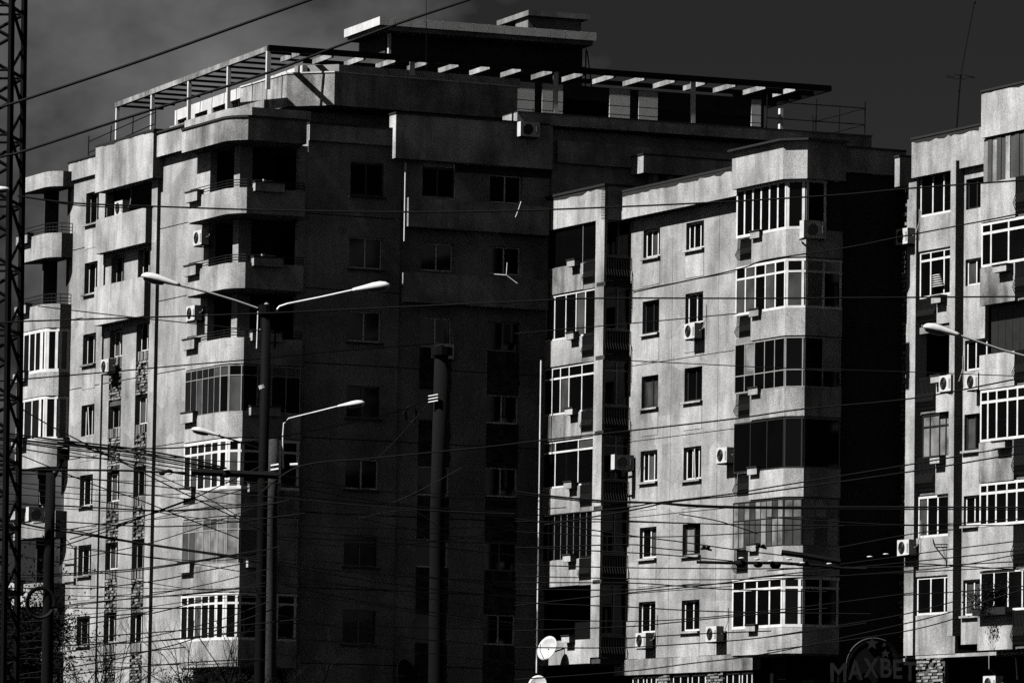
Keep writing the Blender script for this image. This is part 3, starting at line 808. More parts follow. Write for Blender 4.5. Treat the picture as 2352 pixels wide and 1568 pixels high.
for i in range(6):
    zhi = zc(519) if i == 0 else zrB[i-1][1]-.03
    zlo_ = zrB[i][0]
    fcx = B1
    if i == 0: window(fcx, rootB, (uL-.2, uP-.01, zlo_, zhi), fr=[.72], mat='frame_grey', depth=.08, bar=.03, sill=False, pick=('glass_pale', .2))
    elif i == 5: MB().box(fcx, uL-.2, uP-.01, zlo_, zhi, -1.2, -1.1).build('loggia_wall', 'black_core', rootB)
    elif i == 4: window(fcx, rootB, (uL-.2, uP-.01, zlo_, zhi), cols=8, mat='frame_grey', depth=.06, bar=.025, sill=False)
    else: window(fcx, rootB, (uL-.2, uP-.01, zlo_, zhi), fr=[[.2, .42, .62, .8], [.17, .33, .5, .75], [.25, .7]][i-1], transom=None if i == 1 else .76, mat='pvc_white', depth=.05, bar=.07, sill=False, pick=('glass_pale', .25))
# return of the first bay (facing the street): dark balconies with bulging ironwork
uR0, uR1 = BR1.u(1385), BR1.u(1447)
MB().box(BR1, uR0, uR1+.25, BR1.z(1410, 505), BR1.z(1410, 428), -.3, 0).build('roof_parapet', 'parapet_shaded', rootB)
for i, (zt, zb) in enumerate(zrB):
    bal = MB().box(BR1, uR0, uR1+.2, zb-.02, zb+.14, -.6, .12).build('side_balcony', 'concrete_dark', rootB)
    railing_grille(BR1, bal, uR0+.02, uR1+.15, zb+.15, zt+.1, .02, .08, step=.11, bulge=.14)
    zhi = (BR1.z(1410, 505) if i == 0 else zrB[i-1][1]-.03)
    window(BR1, rootB, (uR0+.05, uR1+.1, zt+.12, zhi), fr=[.5], mat='frame_grey' if i in (1, 2, 3) else 'frame_dark', depth=.1, bar=.06, sill=False, transom=.78 if i in (2, 3) else None)
    MB().box(BR1, uR0+.02, uR1+.15, zb+.14, zt+.12, -.2, -.1).build('wall_panel', 'render_shaded_dark', rootB)
# --- second bay
bp = [(-u2a, b2), (-u2b, b2), (a3, b2+cc_), (a3, b3e)]
Y2 = [(527, 590), (708, 770), (890, 955), (1075, 1140), (1253, 1320), (1440, 1500)]
Z3 = [(B3.z(1850, t), B3.z(1850, b)) for t, b in Y2]
zcap0, zcap1 = B3.z(1850, 412), B3.z(1850, 325)
m = MB(); ribbon(m, BF, bp, zcap0, zcap1, 0, .3); m.build('roof_parapet', 'parapet', rootB)
m = MB(); ribbon(m, BF, bp, zcap1, zcap1+.07, -.04, .5); m.build('coping', 'roofing', rootB)
MB().box(B4, b3e-.3, b4e-.02, B4.z(1990, 400), B4.z(1990, 345), -.2, .2).build('roof_parapet', 'parapet_shaded', rootB)
MB().box(B4, b3e-.3, b4e-.02, B4.z(1990, 345), B4.z(1990, 340), -.6, .23).build('coping', 'roofing', rootB)
backb = [(a3+2.0, b3e), (a3+2.0, b2+2), (-u2a, b2+1.2)]
for i, (zt, zb) in enumerate(Z3):
    bpi = bp if i == 5 else [(-u2a-1.2, b2)]+bp[1:]
    m = MB(); ribbon(m, BF, bpi, zb, zt, 0, .12)
    bal = m.build('corner_balcony', 'parapet' if i not in (2,) else 'parapet_worn', rootB)
    floor_slab(BF, bal, offset_path(BF, bp, -.05), zb-.05, zb+.14, [(a3+1.2, b3e), (a3+1.2, b2+1.1), (-u2a, b2+1.1)])
    m = MB(); ribbon(m, BF, bp, zb+.14, zb+.17, -.012, .03); m.build('groove_moulding', 'concrete', bal)
    if i < 5:
        railing_grille(B2, bal, u2a+.03, u2a+1.15, zb+.18, zt+.05, -.02, .03)
        MB().box(B2, u2a+.02, u2a+1.18, zb+.1, zt, -.07, -.05).build('grille_shade_panel', 'black_core', bal)
    planter(B2, bal, u2a+1.3, u2a+2.0, zt-.12, zt+.12, .01, .25)
gk = [dict(spacing=.62, transom=None, mat='pvc_white', bar=.1), dict(spacing=.72, transom=.74, mat='pvc_white', bar=.09, pick=('glass_pale', .55)),
      dict(spacing=.8, transom=.35, mat='frame_grey', bar=.045, pick=('glass_curtain', .45)), dict(spacing=1.2, transom=None, mat='frame_dark', bar=.05),
      dict(spacing=.42, transom=.6, mat='frame_dark', bar=.035, pane='glass_curtain', pick=('glass_pale', .4)), dict(spacing=.85, transom=.78, mat='pvc_white', bar=.1)]
for i in range(6):
    zhi = zcap0 if i == 0 else Z3[i-1][1]-.05
    pth = bp if i in (1, 2, 3, 4, 5) else bp[:3]+[(a3, B3.u(1893))]
    if i == 0: MB().box(B3, B3.u(1895), b3e, Z3[0][0], zcap0, -.3, -.02).build('wall_panel', 'render_shaded_dark', rootB)
    path_glazing(BF, rootB, pth, Z3[i][0]+.01, zhi, **gk[i])
storey_walls(B4, rootB, b3e-.02, b4e+.3, [zbB-1]+[B4.z(2000, y) for y in (1290, 1115, 935, 755, 580)]+[B4.z(2000, 400)], [], mat='render_shaded_dark', gap=.01)
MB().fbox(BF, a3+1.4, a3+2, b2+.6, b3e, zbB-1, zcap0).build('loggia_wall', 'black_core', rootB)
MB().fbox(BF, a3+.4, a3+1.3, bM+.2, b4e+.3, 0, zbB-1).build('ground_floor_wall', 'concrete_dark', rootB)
# white step in the neighbour roof: small canopy on the tall block behind the middle roof
cn = AD
MB().box(AD, AD.u(1478, 370, 1.2), AD.u(1700, 370, 1.2), AD.z(1500, 398, 1.2), AD.z(1500, 357, 1.2), .2, 1.2).build('roof_parapet', 'parapet', root)
MB().box(AD, AD.u(1476, 370, 1.2), AD.u(1702, 370, 1.2), AD.z(1500, 357, 1.2), AD.z(1500, 354, 1.2), .2, 1.24).build('coping', 'roofing', root)
for x in (1500, 1536): MB().box(AD, AD.u(x, 410, .9), AD.u(x, 410, .9)+.22, AD.z(x, 440, .9), AD.z(1500, 398, 1.2), .5, .9).build('pier', 'render_light', root)

# ================================================================== RIGHT BLOCK (C)
uC = B4.u(2072)
CF = Frame(TH, BF.w(a4, uC, 0))
C1 = Face(CF, 'L', 0.0)
rootC = thing('apartment_building', 'right-hand block cut by the frame, glazed balconies between narrow piers and a brick edge', 'building', CF.w(0, 0, 0))
def cr_(x0, x1, yt, yb, f=C1): return f.rect(x0, x1, yt, yb)
uE1 = C1.u(2480)
zCb = C1.z(2150, 1502)
cx = [C1.u(2073), C1.u(2088), C1.u(2109), C1.u(2200), C1.u(2212), C1.u(2250)]
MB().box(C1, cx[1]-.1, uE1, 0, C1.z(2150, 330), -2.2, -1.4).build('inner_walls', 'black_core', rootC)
# brick edge
brick_infill(C1, rootC, cx[0], cx[1], zCb-.2, C1.z(2080, 428), n=0.0, soldier=0, mat='brick_pale', row=.17, name='brick_edge')
brick_infill(C1, rootC, cx[2], C1.u(2165, 1540), 4.0, zCb-.05, n=-.06, soldier=0, mat='brick_pale', name='brick_pier')
# piers
MB().box(C1, cx[1], cx[2], zCb, C1.z(2100, 420), -.35, .12).build('pier', 'parapet', rootC)
MB().box(C1, cx[3], cx[4], zCb+.6, C1.z(2205, 372), -.3, .34).build('pier', 'parapet', rootC)
# roof parapets
MB().box(C1, .24, cx[1]+.1, C1.z(2070, 427, .5), C1.z(2070, 360, .5), -.3, .5).build('roof_parapet', 'parapet', rootC)
MB().box(C1, .22, cx[1]+.1, C1.z(2070, 360, .5), C1.z(2070, 355, .5), -.3, .53).build('coping', 'roofing', rootC)
MB().box(C1, C1.u(2094, 350, .2), C1.u(2262, 350, .2), C1.z(2170, 394, .2), C1.z(2170, 306, .2), -.3, .2).build('roof_parapet', 'parapet', rootC)
MB().box(C1, C1.u(2093, 350, .2), C1.u(2262, 350, .2), C1.z(2170, 306, .2), C1.z(2170, 301, .2), -.3, .24).build('coping', 'roofing', rootC)
CB = Face(CF, 'L', -.75)
uc0 = CB.u(2250); 
MB().box(CB, uc0, CB.u(2480), CB.z(2300, 308), CB.z(2300, 203), -.8, 0).build('roof_parapet', 'parapet', rootC)
MB().box(CB, uc0-.02, CB.u(2480), CB.z(2300, 203), CB.z(2300, 198), -.8, .04).build('coping', 'roofing', rootC)
# middle bay of C
yy = [(395, 492), (572, 680), (762, 862), (948, 1047), (1136, 1231), (1322, 1410)]
zz_ = [cr_(2109, 2200, t, b) for t, b in yy]
for i, (u0, u1, z0, z1) in enumerate(zz_):
    u0, u1 = cx[2]+.01, cx[3]-.01
    if i == 2:
        MB().box(C1, u0, u1, z0-.1, z1+.1, -1.3, -1.2).build('loggia_wall', 'brick_dark', rootC)
        MB().box(C1, u0, u1, z1+.02, z1+.25, -1.2, -.05).build('balcony_floor', 'concrete', rootC)
        MB().box(C1, u0+.1, u0+.9, z0, z1-.5, -1.19, -1.1).build('door', 'glass', rootC)
    elif i == 3:
        window(C1, rootC, (u0+.1, u1-.02, z0, z1), fr=[.2, .45, .62, .82], transom=.72, mat='frame_dark', depth=.14, bar=.05, sill=False, pane='glass_curtain')
    elif i == 4: window(C1, rootC, (u0, u1, z0, z1), fr=[.24, .5, .8], mat='pvc_white', depth=.06, bar=.08, sill=False, pick=('glass_pale', .2))
    else: window(C1, rootC, (u0, u1, z0, z1), fr=[[.32, .6, .85], [.28, .62, .9], None, None, None, [.35, .7]][i], transom=.8 if i == 1 else None, mat='pvc_white', depth=.04, bar=.08, sill=False)
    zn = zz_[i+1][3]+.02 if i < 5 else zCb
    if i == 1: zn = zz_[2][3]+.27
    bal = MB().box(C1, u0+(1.3 if i in (1, 2, 3) else 0), u1, zn, z0-.01, -.1, .02).build('balcony_parapet', 'parapet' if i != 5 else 'parapet_worn', rootC)
    MB().box(C1, u0, u1, zn, zn+.14, -1.2, -.12).build('balcony_floor', 'concrete', bal)
    if i in (1, 2, 3):
        railing_grille(C1, bal, u0+.05, u0+1.25, zn+.15, z0, -.05, .02)
        MB().box(C1, u0, u0+1.28, zn+.15, z0, -.09, -.07).build('grille_shade_panel', 'black_core', bal)  # black sheet again in place of the shaded balcony interior
        planter(C1, bal, u0+1.35, u0+2.0, z0-.28, z0-.05, .03, .28)
# strip between pier and outer bay
m_u0, m_u1 = cx[4]+.01, C1.u(2262)
opn = [cr_(2222, 2248, 594, 655), cr_(2225, 2248, 1000, 1040)]
yso = [(410, 480), (594, 655), (780, 850), (950, 1033), (1137, 1205), (1330, 1412)]
hs_ = []
for t, b in yso:
    r = C1.rect(2216, 2250, t, b); hs_.append((m_u0+.12, m_u1, r[2], r[3]))
wall(C1, rootC, m_u0, m_u1, zCb+.3, C1.z(2230, 380), hs_, mat='parapet', t=.15)
for i, h in enumerate(hs_):
    window(C1, rootC, h, fr=[.45], mat='pvc_white' if i % 3 else 'frame_dark', depth=.1, bar=.07, sill=(i > 2), pick=('glass_pale', .3))
# outer bay of C
ycb = [(310, 412), (505, 607), (696, 808), (890, 1010), (1105, 1205), (1308, 1402)]
uo = CB.u(2480)
for i, (t, b) in enumerate(ycb):
    z1, z0 = CB.z(2300, t), CB.z(2300, b)
    nt_ = ycb[i+1][0]-(0 if i < 5 else 0) if i < 5 else 1492
    zn = CB.z(2300, nt_)+.02
    if i == 0:
        for k in range(14):
            u = uc0+.02+k*.3
            MB().box(CB, u, u+.28, z0, z1-.02, -.16, -.1+.02*(k % 2)).build('cladding_panel', random.choice(['concrete', 'concrete_dark', 'parapet_worn', 'concrete_dark']), rootC)
    elif i == 2:
        for k in range(9):
            u = uc0+.02+k*.48
            MB().box(CB, u, u+.46, z0, z1-.02, -.5-.03*(k % 2), -.45).build('shutter_panel', 'frame_dark', rootC)
    elif i == 5: window(CB, rootC, (uc0+.02, uo, z0, z1), cols=7, mat='pvc_white', depth=.08, bar=.08, sill=False)
    else: window(CB, rootC, (uc0+.02, uo, z0, z1), fr=[[.1, .28, .45, .6, .8], None, None, [.08, .17, .28, .38, .55, .75], [.07, .2, .35, .5, .65, .8]][i-1 if i != 3 else 3], transom=.76 if i != 5 else None, mat='pvc_white', depth=.03, bar=.09, sill=False)
    ucut = CB.u(2330)
    bal = MB().box(CB, uc0, ucut, zn, z0-.02, -.12, 0).build('balcony_parapet', 'parapet' if i % 2 == 0 else 'parapet_worn', rootC)
    MB().box(CB, uc0, uo, zn, zn+.14, -1.0, -.13).build('balcony_floor', 'concrete', bal)
    railing_grille(CB, bal, ucut+.08, ucut+.9, zn+.15, z0, -.04, .02)
    MB().box(CB, ucut, uo, zn+.15, z0-.02, -.09, -.07).build('grille_shade_panel', 'black_core', bal)
    if i in (1, 3): planter(CB, bal, uc0+1.3, uc0+2.2, z0-.3, z0-.08, .01, .28)
MB().box(C1, cx[1], uE1, zCb-.12, zCb, -1.4, .0).build('floor_slab', 'parapet', rootC)
MB().box(C1, cx[2]+1.2, uE1, 0, zCb-.13, -1.4, -1.1).build('ground_floor_wall', 'black_core', rootC)
MB().fbox(CF, -.4, 1.0, 1.2, 1.5, 0, zCb).build('ground_floor_wall', 'black_core', rootC)

ragged(BM, rootB, BM.u(1427, 470, ov), u2a, BM.z(1560, 414, ov), ov, seed=2)
ragged(B1, rootB, uL-.3, uB1, zc(430, 1375), 0, seed=3)
ragged(B2, rootB, u2a, u2b, zcap1, 0, seed=4)
ragged(C1, rootC, C1.u(2094, 350, .2), C1.u(2248, 350, .2), C1.z(2170, 306, .2), .2, seed=5)
ragged(CB, rootC, uc0, CB.u(2470), CB.z(2300, 203), 0, seed=6)
ragged(AL, root, AL.u(220, 340, .45), AL.u(352, 340, .45), AL.z(290, 318, .45), .45, lo=.02, hi=.09, seed=7)
ragged(AL, root, uA0, AL.u(219, 380, .12), AL.z(190, 366, .12), .12, lo=.02, hi=.1, seed=8)
ragged(AL, root, uf1+.001, AL.u(448, 300, .3), zc1, .3, lo=.02, hi=.08, seed=9)
# ================================================================== AIR CONDITIONERS
GA = 'outdoor air conditioner units'
def ac(fc, x, y, label, off=.14, w=.82, h=.56, d=.3, blank=False):
    u, z = fc.hit(x, y, off+d)
    t = thing('air_conditioner', label, 'air conditioner', fc.p(u, z-h/2, 0), GA)
    u0, u1, z0, z1 = u-w/2, u+w/2, z-h/2, z+h/2
    MB().box(fc, u0, u1, z0, z1, off, off+d).build('housing', 'ac_white', t)
    m = MB(); c = fc.p(u-.1, z, off+d); e1 = (fc.p(1, 0)-fc.p(0, 0)); e2 = Vector((0, 0, 1)); nv = fc.p(0, 0, 1)-fc.p(0, 0, 0)
    k = len(m.v); n = 18
    m.v += [c+nv*.012]+[c+nv*.012+e1*(.22*cos(2*pi*i/n))+e2*(.22*sin(2*pi*i/n)) for i in range(n)]+[c-nv*.01+e1*(.22*cos(2*pi*i/n))+e2*(.22*sin(2*pi*i/n)) for i in range(n)]
    m.f += [(0, 1+i, 1+(i+1) % n) for i in range(n)]+[(1+i, 1+n+i, 1+n+(i+1) % n, 1+(i+1) % n) for i in range(n)]
    g = m.build('fan_grille', 'ac_black', t)
    m = MB()
    for r in (.07, .14, .2):
        ring = [c+nv*.02+e1*(r*cos(2*pi*i/12))+e2*(r*sin(2*pi*i/12)) for i in range(13)]
        m.tube(ring, .006, 4, cap=False)
    m.build('guard_ring', 'frame_dark', g)
    m = MB()
    m.box(fc, u1-.15, u1-.04, z0+.1, z1-.14, off+d-.002, off+d+.008)
    m.build('vent', 'frame_grey', t)
    for uu_ in (u0+.1, u1-.12):
        MB().box(fc, uu_, uu_+.04, z0-.05, z0-.003, 0, off+d).build('bracket', 'steel_dark', t)
    m = MB().tube([fc.p(u1+.02, z, off+.1), fc.p(u1+.1, z+.05, off+.03), fc.p(u1+.13, z+.5, .03), fc.p(u1+.1, z+.95, .02)], .018, 5); m.build('pipe', 'frame_grey', t)
    return t
ac(AL, 453, 546, 'air conditioner on the sunlit wall just left of the second corner loggia')
ac(AL, 437, 719, 'air conditioner on the sunlit wall just left of the third corner loggia')
ac(AL, 240, 841, 'air conditioner low beside the brick strip, third storey of the tallest block')
ac(AL, 272, 478, 'air conditioner standing in the top-floor recess with loose pipes beside it', off=.05)
ac(FA2, 88, 1180, 'round-fanned air conditioner on the lower far left balcony by the lattice tower', off=1.0)
ac(AD, 1218, 297, 'air conditioner hung on the shaded roof parapet of the tallest block', off=.55)
ac(AD, 1020, 806, 'air conditioner on the shaded wall above the tall round pole')
ac(BM, 1583, 760, 'air conditioner below the second-row right window of the middle block')
ac(BM, 1657, 1045, 'air conditioner high and alone on the wall right of the slanted sash window')
ac(BM, 1471, 1470, 'air conditioner under the lowest left window of the middle block')
ac(BM, 1633, 1455, 'air conditioner right of the lowest window, hose rising above it')
ac(BR1, 1434, 1061, 'white air conditioner facing the street in the dark slot between two blocks', off=.3)
ac(B3, 1872, 527, 'large white air conditioner under the top bay window of the middle block', off=.2, w=.9, h=.62)
ac(C1, 2071, 543, 'air conditioner on the brick edge at the top of the right block')
ac(C1, 2170, 880, 'air conditioner in front of the open loggia of the right block')
ac(C1, 2232, 876, 'air conditioner right of the pier, level with the open loggia')
ac(C1, 2074, 1257, 'air conditioner on the brick edge near the bottom of the right block')
ac(CB, 2272, 1570, 'air conditioner at the bottom right edge below the last balcony', off=-.6)

# ================================================================== DISHES, AERIALS
def dish(c, aim, r, label, wallp, mat='dish'):
    t = thing('satellite_dish', label, 'satellite dish', c)
    aim = aim.normalized(); x = aim.cross(Vector((0, 0, 1))).normalized(); y = x.cross(aim).normalized()
    m = MB(); n = 24; rings = 5
    m.v.append(c-aim*.12)
    for k in range(1, rings+1):
        q = k/rings
        for i in range(n): m.v.append(c-aim*(.12*(1-q*q))+x*(r*q*cos(2*pi*i/n))+y*(r*q*1.06*sin(2*pi*i/n)))
    m.f += [(0, 1+i, 1+(i+1) % n) for i in range(n)]
    for k in range(rings-1):
        for i in range(n): m.f.append((1+k*n+i, 1+(k+1)*n+i, 1+(k+1)*n+(i+1) % n, 1+k*n+(i+1) % n))
    k0 = len(m.v); e = [c-aim*.02+x*(r*cos(2*pi*i/n))+y*(r*1.06*sin(2*pi*i/n)) for i in range(n)]
    m.v += e; m.f += [(1+(rings-1)*n+i, k0+i, k0+(i+1) % n, 1+(rings-1)*n+(i+1) % n) for i in range(n)]
    m.build('reflector', mat, t, smooth=True)
    MB().tube([c-y*r-aim*.02, c-y*r*.55+aim*r*.7, c+aim*r*.85], .015, 5).build('feed_arm', 'steel_dark', t)
    MB().tube([c-aim*.1, c-aim*.25-y*.1, wallp], .03, 5).build('mount', 'steel_dark', t)
out = -BF.B
cD = B1.p(*B1.hit(1256, 1487, .75), .75)
dish(cD, (-BF.B*.85-BF.A*.35+Vector((0, 0, .35))), .46, 'bright oval satellite dish casting its shadow on the lowest balcony of the middle block', cD+BF.B*.74)
cD = B1.p(*B1.hit(1234, 1572, .9), .9)
dish(cD, (-BF.B*.75-BF.A*.75+Vector((0, 0, .35))), .37, 'pale satellite dish cut by the bottom edge, beside a white rainwater pipe', cD+BF.B*.85)
cD = AD.p(*AD.hit(936, 1552, .6), .6)
dish(cD, (FR.A*.2+FR.B*.8+Vector((0, 0, .3)))*-1 if False else (-FR.A*.9+FR.B*.5+Vector((0, 0, .25))), .62, 'large black satellite dish low on the shaded wall', cD+FR.A*.58, mat='steel_dark')
def rod(name, label, cat, pts, D, wpx, mat='wire_black', seg=5):
    q = [P(x, y, D) for x, y in pts]
    t = thing(name, label, cat, q[0]); MB().tube(q, wpx*D/FP/2, seg).build('rod', mat, t); return t
t = rod('roof_mast', 'leaning radio mast with crossed dipoles on the right block roof', 'antenna', [(2197, 300), (2204, 205), (2207, 172)], 206, 4.2)
MB().tube([P(2207, 172, 206), P(2222, 90, 206), P(2238, 8, 206)], .02, 5).build('whip', 'wire_black', t)
MB().ellipsoid(P(2239, 6, 206), Vector((.05, 0, 0)), Vector((0, .05, 0)), Vector((0, 0, .06)), 8, 5).build('tip', 'wire_black', t)
for a in (0, 1):
    ring = [P(2206, 177, 206)+Vector((cos(s)*.28*(1 if a else -1)-(.28 if a == 0 else -.28), sin(s)*.25, .06*sin(2*s))) for s in [2*pi*i/14 for i in range(15)]]
    MB().tube(ring, .015, 4, cap=False).build('dipole', 'wire_black', t)
rod('roof_antenna', 'thin whip antenna rising behind the penthouse roof slab', 'antenna', [(979, 175), (979, 80), (979, -40)], 207, 1.6)
t = rod('tv_aerial', 'white bent aerial arms at the second shaded window of the tallest block', 'antenna', [(1165, 603), (1163, 632), (1188, 651)], 203, 2.2, 'steel_white')
MB().tube([P(1163, 632, 203), P(1135, 630, 203)], .018, 4).build('boom', 'steel_white', t)
t = rod('tv_aerial', 'white stick hanging below the barred top window of the tallest block', 'antenna', [(1197, 463), (1190, 484), (1184, 499)], 203, 2.2, 'steel_white')
# ladder at the penthouse
lp = G.w(4.5, PU.u(1345, 130), zDk)
t = thing('ladder', 'small steel ladder and brace under the right end of the penthouse roof slab', 'ladder', lp)
bx = PU.u(1342, 130)
for d in (.0, .45): MB().tube([G.w(4.5, bx+d, zw1-.3), G.w(4.5, bx+d, zs0)], .03, 5).build('rail', 'steel_dark', t)
for i in range(6):
    z = zw1-.2+i*.25
    if z < zs0: MB().tube([G.w(4.5, bx, z), G.w(4.5, bx+.45, z)], .02, 4).build('rung', 'steel_dark', t)
MB().tube([G.w(4.5, bx+.5, zs0-.1), G.w(4.5, bx+.8, zw1-.2)], .025, 4).build('brace', 'steel_dark', t)
# drying rack bracket on right block
t = thing('drying_rack', 'folded triangular drying rack on the wall right of the lower brick edge', 'drying rack', C1.p(*C1.hit(2170, 1260)))
def cpt(x, y, o=.1): return C1.p(*C1.hit(x, y, o), o)
MB().tube([cpt(2143, 1237, .04), cpt(2145, 1250), cpt(2188, 1249)], .02, 4).build('arm', 'steel_dark', t)
MB().tube([cpt(2146, 1252), cpt(2174, 1287), cpt(2174, 1302)], .025, 4).build('brace', 'steel_dark', t)
for x in (2162, 2174, 2188): MB().tube([cpt(x, 1250), cpt(2174, 1290)], .008, 4).build('strut', 'steel_dark', t)

# ================================================================== LAUNDRY AND BALCONY PLANTS
def cloth(fc, x, y, w, h, off, label, stripes=False):
    u, z = fc.hit(x, y, off); m = MB(); n = 8
    for i in range(n):
        a = u+w*i/n; b = u+w*(i+1)/n
        o1 = off+.03*sin(i*2.1); o2 = off+.03*sin((i+1)*2.1)
        m.quad8([fc.p(a, z-h, o1), fc.p(b, z-h*(.9+.1*sin(i)), o2), fc.p(b, z, o2), fc.p(a, z, o1), fc.p(a, z-h, o1-.01), fc.p(b, z-h*(.9+.1*sin(i)), o2-.01), fc.p(b, z, o2-.01), fc.p(a, z, o1-.01)])
    o = m.build('hanging_laundry', 'laundry', None, label=None)
    tag(o, label, 'laundry', 'washing hung at the windows')
cloth(B2, 1702, 1018, .3, .55, .06, 'narrow white cloth hung at the left end of the dark fourth-storey loggia')
cloth(B2, 1747, 1010, .3, .6, .06, 'crumpled white garment hung mid loggia on the fourth storey of the bay')
cloth(B2, 1768, 1016, .35, .5, .06, 'last white garment before the corner of the dark loggia')
t = thing('striped_bundle', 'pale striped bundle at the open second-row window of the right block', 'bundle', C1.p(*C1.hit(2155, 660, -.02)))
for i in range(6):
    c = C1.p(*C1.hit(2150+i*.8, 632+i*5, .04), .04)
    MB().ellipsoid(c, (C1.p(.3+.03*i, 0)-C1.p(0, 0)), (C1.p(0, 0, .05)-C1.p(0, 0, 0)), Vector((0, 0, .03)), 10, 5).build('fold', 'laundry', t, smooth=True)
def leaves(c, rx, ry, rz, n, size, name, mat, parent, seed=1):
    r = random.Random(seed); m = MB()
    cl = [(r.gauss(0, .5), r.gauss(0, .5), r.gauss(0, .5), r.uniform(.15, .45)) for _ in range(max(4, n//60))]
    for i in range(n):
        q = cl[r.randrange(len(cl))]
        p = c+Vector(((q[0]+r.gauss(0, q[3]))*rx, (q[1]+r.gauss(0, q[3]))*ry, (q[2]+r.gauss(0, q[3]))*rz))
        a = Vector((r.gauss(0, 1), r.gauss(0, 1), r.gauss(0, 1))).normalized()*size; b = a.orthogonal().normalized()*size*.5
        k = len(m.v); m.v += [p-a, p+b, p+a, p-b]; m.f.append((k, k+1, k+2, k+3))
    return m.build(name, mat, parent, kind='stuff')
pc = CB.p(*CB.hit(2275, 1375, .25), .25)
t = thing('potted_plants', 'bushy potted plants crowding the sill of the lowest outer balcony, right block', 'plants', pc)
leaves(pc+Vector((0, 0, .1)), .55, .3, .45, 900, .05, 'foliage', 'leaf', t, 3)
MB().box(CB, CB.u(2255), CB.u(2330), CB.z(2290, 1412), CB.z(2290, 1395), .0, .3).build('trough', 'frame_dark', t)

# ================================================================== TREES AND SHRUBS
def bare_tree(base, h, spread, label, seed, lean=0, thick=.07):
    r = random.Random(seed); t = thing('bare_tree', label, 'tree', base)
    tr = MB(); tw = MB()
    def grow(p, d, ln, rad, lv):
        pts = [p]; q = p.copy(); dd = d.copy()
        for k in range(4):
            dd = (dd+Vector((r.gauss(0, .14), r.gauss(0, .14), r.gauss(0, .08)))).normalized(); q = q+dd*(ln/4); pts.append(q)
        (tr if lv < 2 else tw).tube(pts, rad, 5 if lv < 2 else 3, r2=rad*.6, cap=False)
        if lv >= 5: return
        for k in range(3 if lv else 5):
            j = r.randint(2, 4); e = Vector((r.gauss(0, 1), r.gauss(0, 1), r.uniform(-.1, .9))).normalized()
            grow(pts[j], (dd*.9+e*spread).normalized(), ln*r.uniform(.55, .8), rad*.55, lv+1)
    grow(base, Vector((lean, 0, 1)), h*.42, thick, 0)
    tr.build('trunk', 'bark', t); tw.build('twigs', 'bark', t, kind='stuff')
def gbase(x, y, D, ztop): 
    p = P(x, y, D); return Vector((p.x, p.y, 0)), p.z
for x, D, ytop, sd, lb in ((210, 150, 1440, 4, 'bare leafless tree at the bottom left, before the brick strips of the tallest block'),
                           (505, 150, 1425, 9, 'bare leafless tree behind the lamp posts under the corner balconies'),
                           (690, 155, 1500, 12, 'low bare tree tips before the shaded wall of the tallest block'),
                           (395, 140, 1500, 15, 'small bare tree between the other two bare trees at the bottom left')):
    b, zt = gbase(x, ytop, D, 0); bare_tree(b, zt*1.0, .75, lb, sd, thick=.11)
def leafy(x, y, D, rx, rz, label, seed, n=5000):
    c = P(x, y, D); t = thing('evergreen_tree', label, 'tree', (c.x, c.y, 0))
    MB().tube([Vector((c.x, c.y, 0)), Vector((c.x+.1, c.y, c.z*.6)), c], .2, 8, r2=.06).build('trunk', 'bark', t)
    leaves(c, rx, rx, rz, n*2, .045, 'crown', 'leaf', t, seed)
    MB().ellipsoid(c-Vector((0, 0, rz*.2)), Vector((rx*.75, 0, 0)), Vector((0, rx*.75, 0)), Vector((0, 0, rz*.9)), 14, 9).build('inner_crown', 'leaf', t)
leafy(0, 1540, 120, 1.3, 1.6, 'dark dense evergreen at the bottom left corner below the lattice tower', 21, 7000)
leafy(75, 1442, 160, .9, .5, 'dark leafy crown behind the leftmost concrete pole', 24, 4000)
leafy(500, 1590, 160, 1.1, .5, 'low dark bush cut by the bottom edge between the lamp posts and the bright wall', 26, 4000)

# ================================================================== STREET LAMPS AND POLES
def head(t, tip, neck, D, up=.135, wid=.16, name='lamp_head'):
    a = P(*tip, D); b = P(*neck, D); d = (a-b); Ln = d.length; d.normalize()
    side = Vector((0, 1, 0)); upv = side.cross(d).normalized()
    if upv.z < 0: upv = -upv
    m = MB(); n = 12; prof = [(0, .4, .4), (.08, .5, .5), (.3, .62, .7), (.55, .9, .95), (.75, 1, 1), (.9, .85, .8), (.98, .5, .45), (1, .15, .15)]
    for k, (s, ww, hh) in enumerate(prof):
        for i in range(n):
            th = 2*pi*i/n; y = cos(th)*wid*ww; z = sin(th)*up*hh
            if z < 0: z *= .35
            m.v.append(b+d*(Ln*s)+Vector((0, 1, 0))*y+upv*z)
    for k in range(len(prof)-1):
        for i in range(n): m.f.append((k*n+i, k*n+(i+1) % n, (k+1)*n+(i+1) % n, (k+1)*n+i))
    m.f.append(tuple(range(n-1, -1, -1))); m.f.append(tuple(range((len(prof)-1)*n, len(prof)*n)))
    h = m.build(name, 'lamp_shell', t, smooth=True)
    MB().ellipsoid(b+d*(Ln*.66)-upv*up*.36, d*(Ln*.28), Vector((0, wid*.75, 0)), upv*(up*.4), 12, 6).build('lens', 'lamp_lens', h, smooth=True)
def pole(t, pts, D, w0, w1, mat, name='pole'):
    q = [P(x, y, D) for x, y in pts]
    bot = q[-1]; dv = (q[-1]-q[-2]).normalized(); g0 = bot + dv*(bot.z/-dv.z) if dv.z < 0 else bot
    g0 = Vector((bot.x, bot.y, 0))
    return MB().tube(q+[g0], w0*D/FP/2, 14, r2=w1*D/FP/2).build(name, mat, t, smooth=True)
D1 = 120
t = thing('street_lamp', 'tall dark lamp post with two bright cobra heads on outstretched arms', 'street lamp', (P(595, 1568, D1).x, D1, 0), 'street lamps along the road')
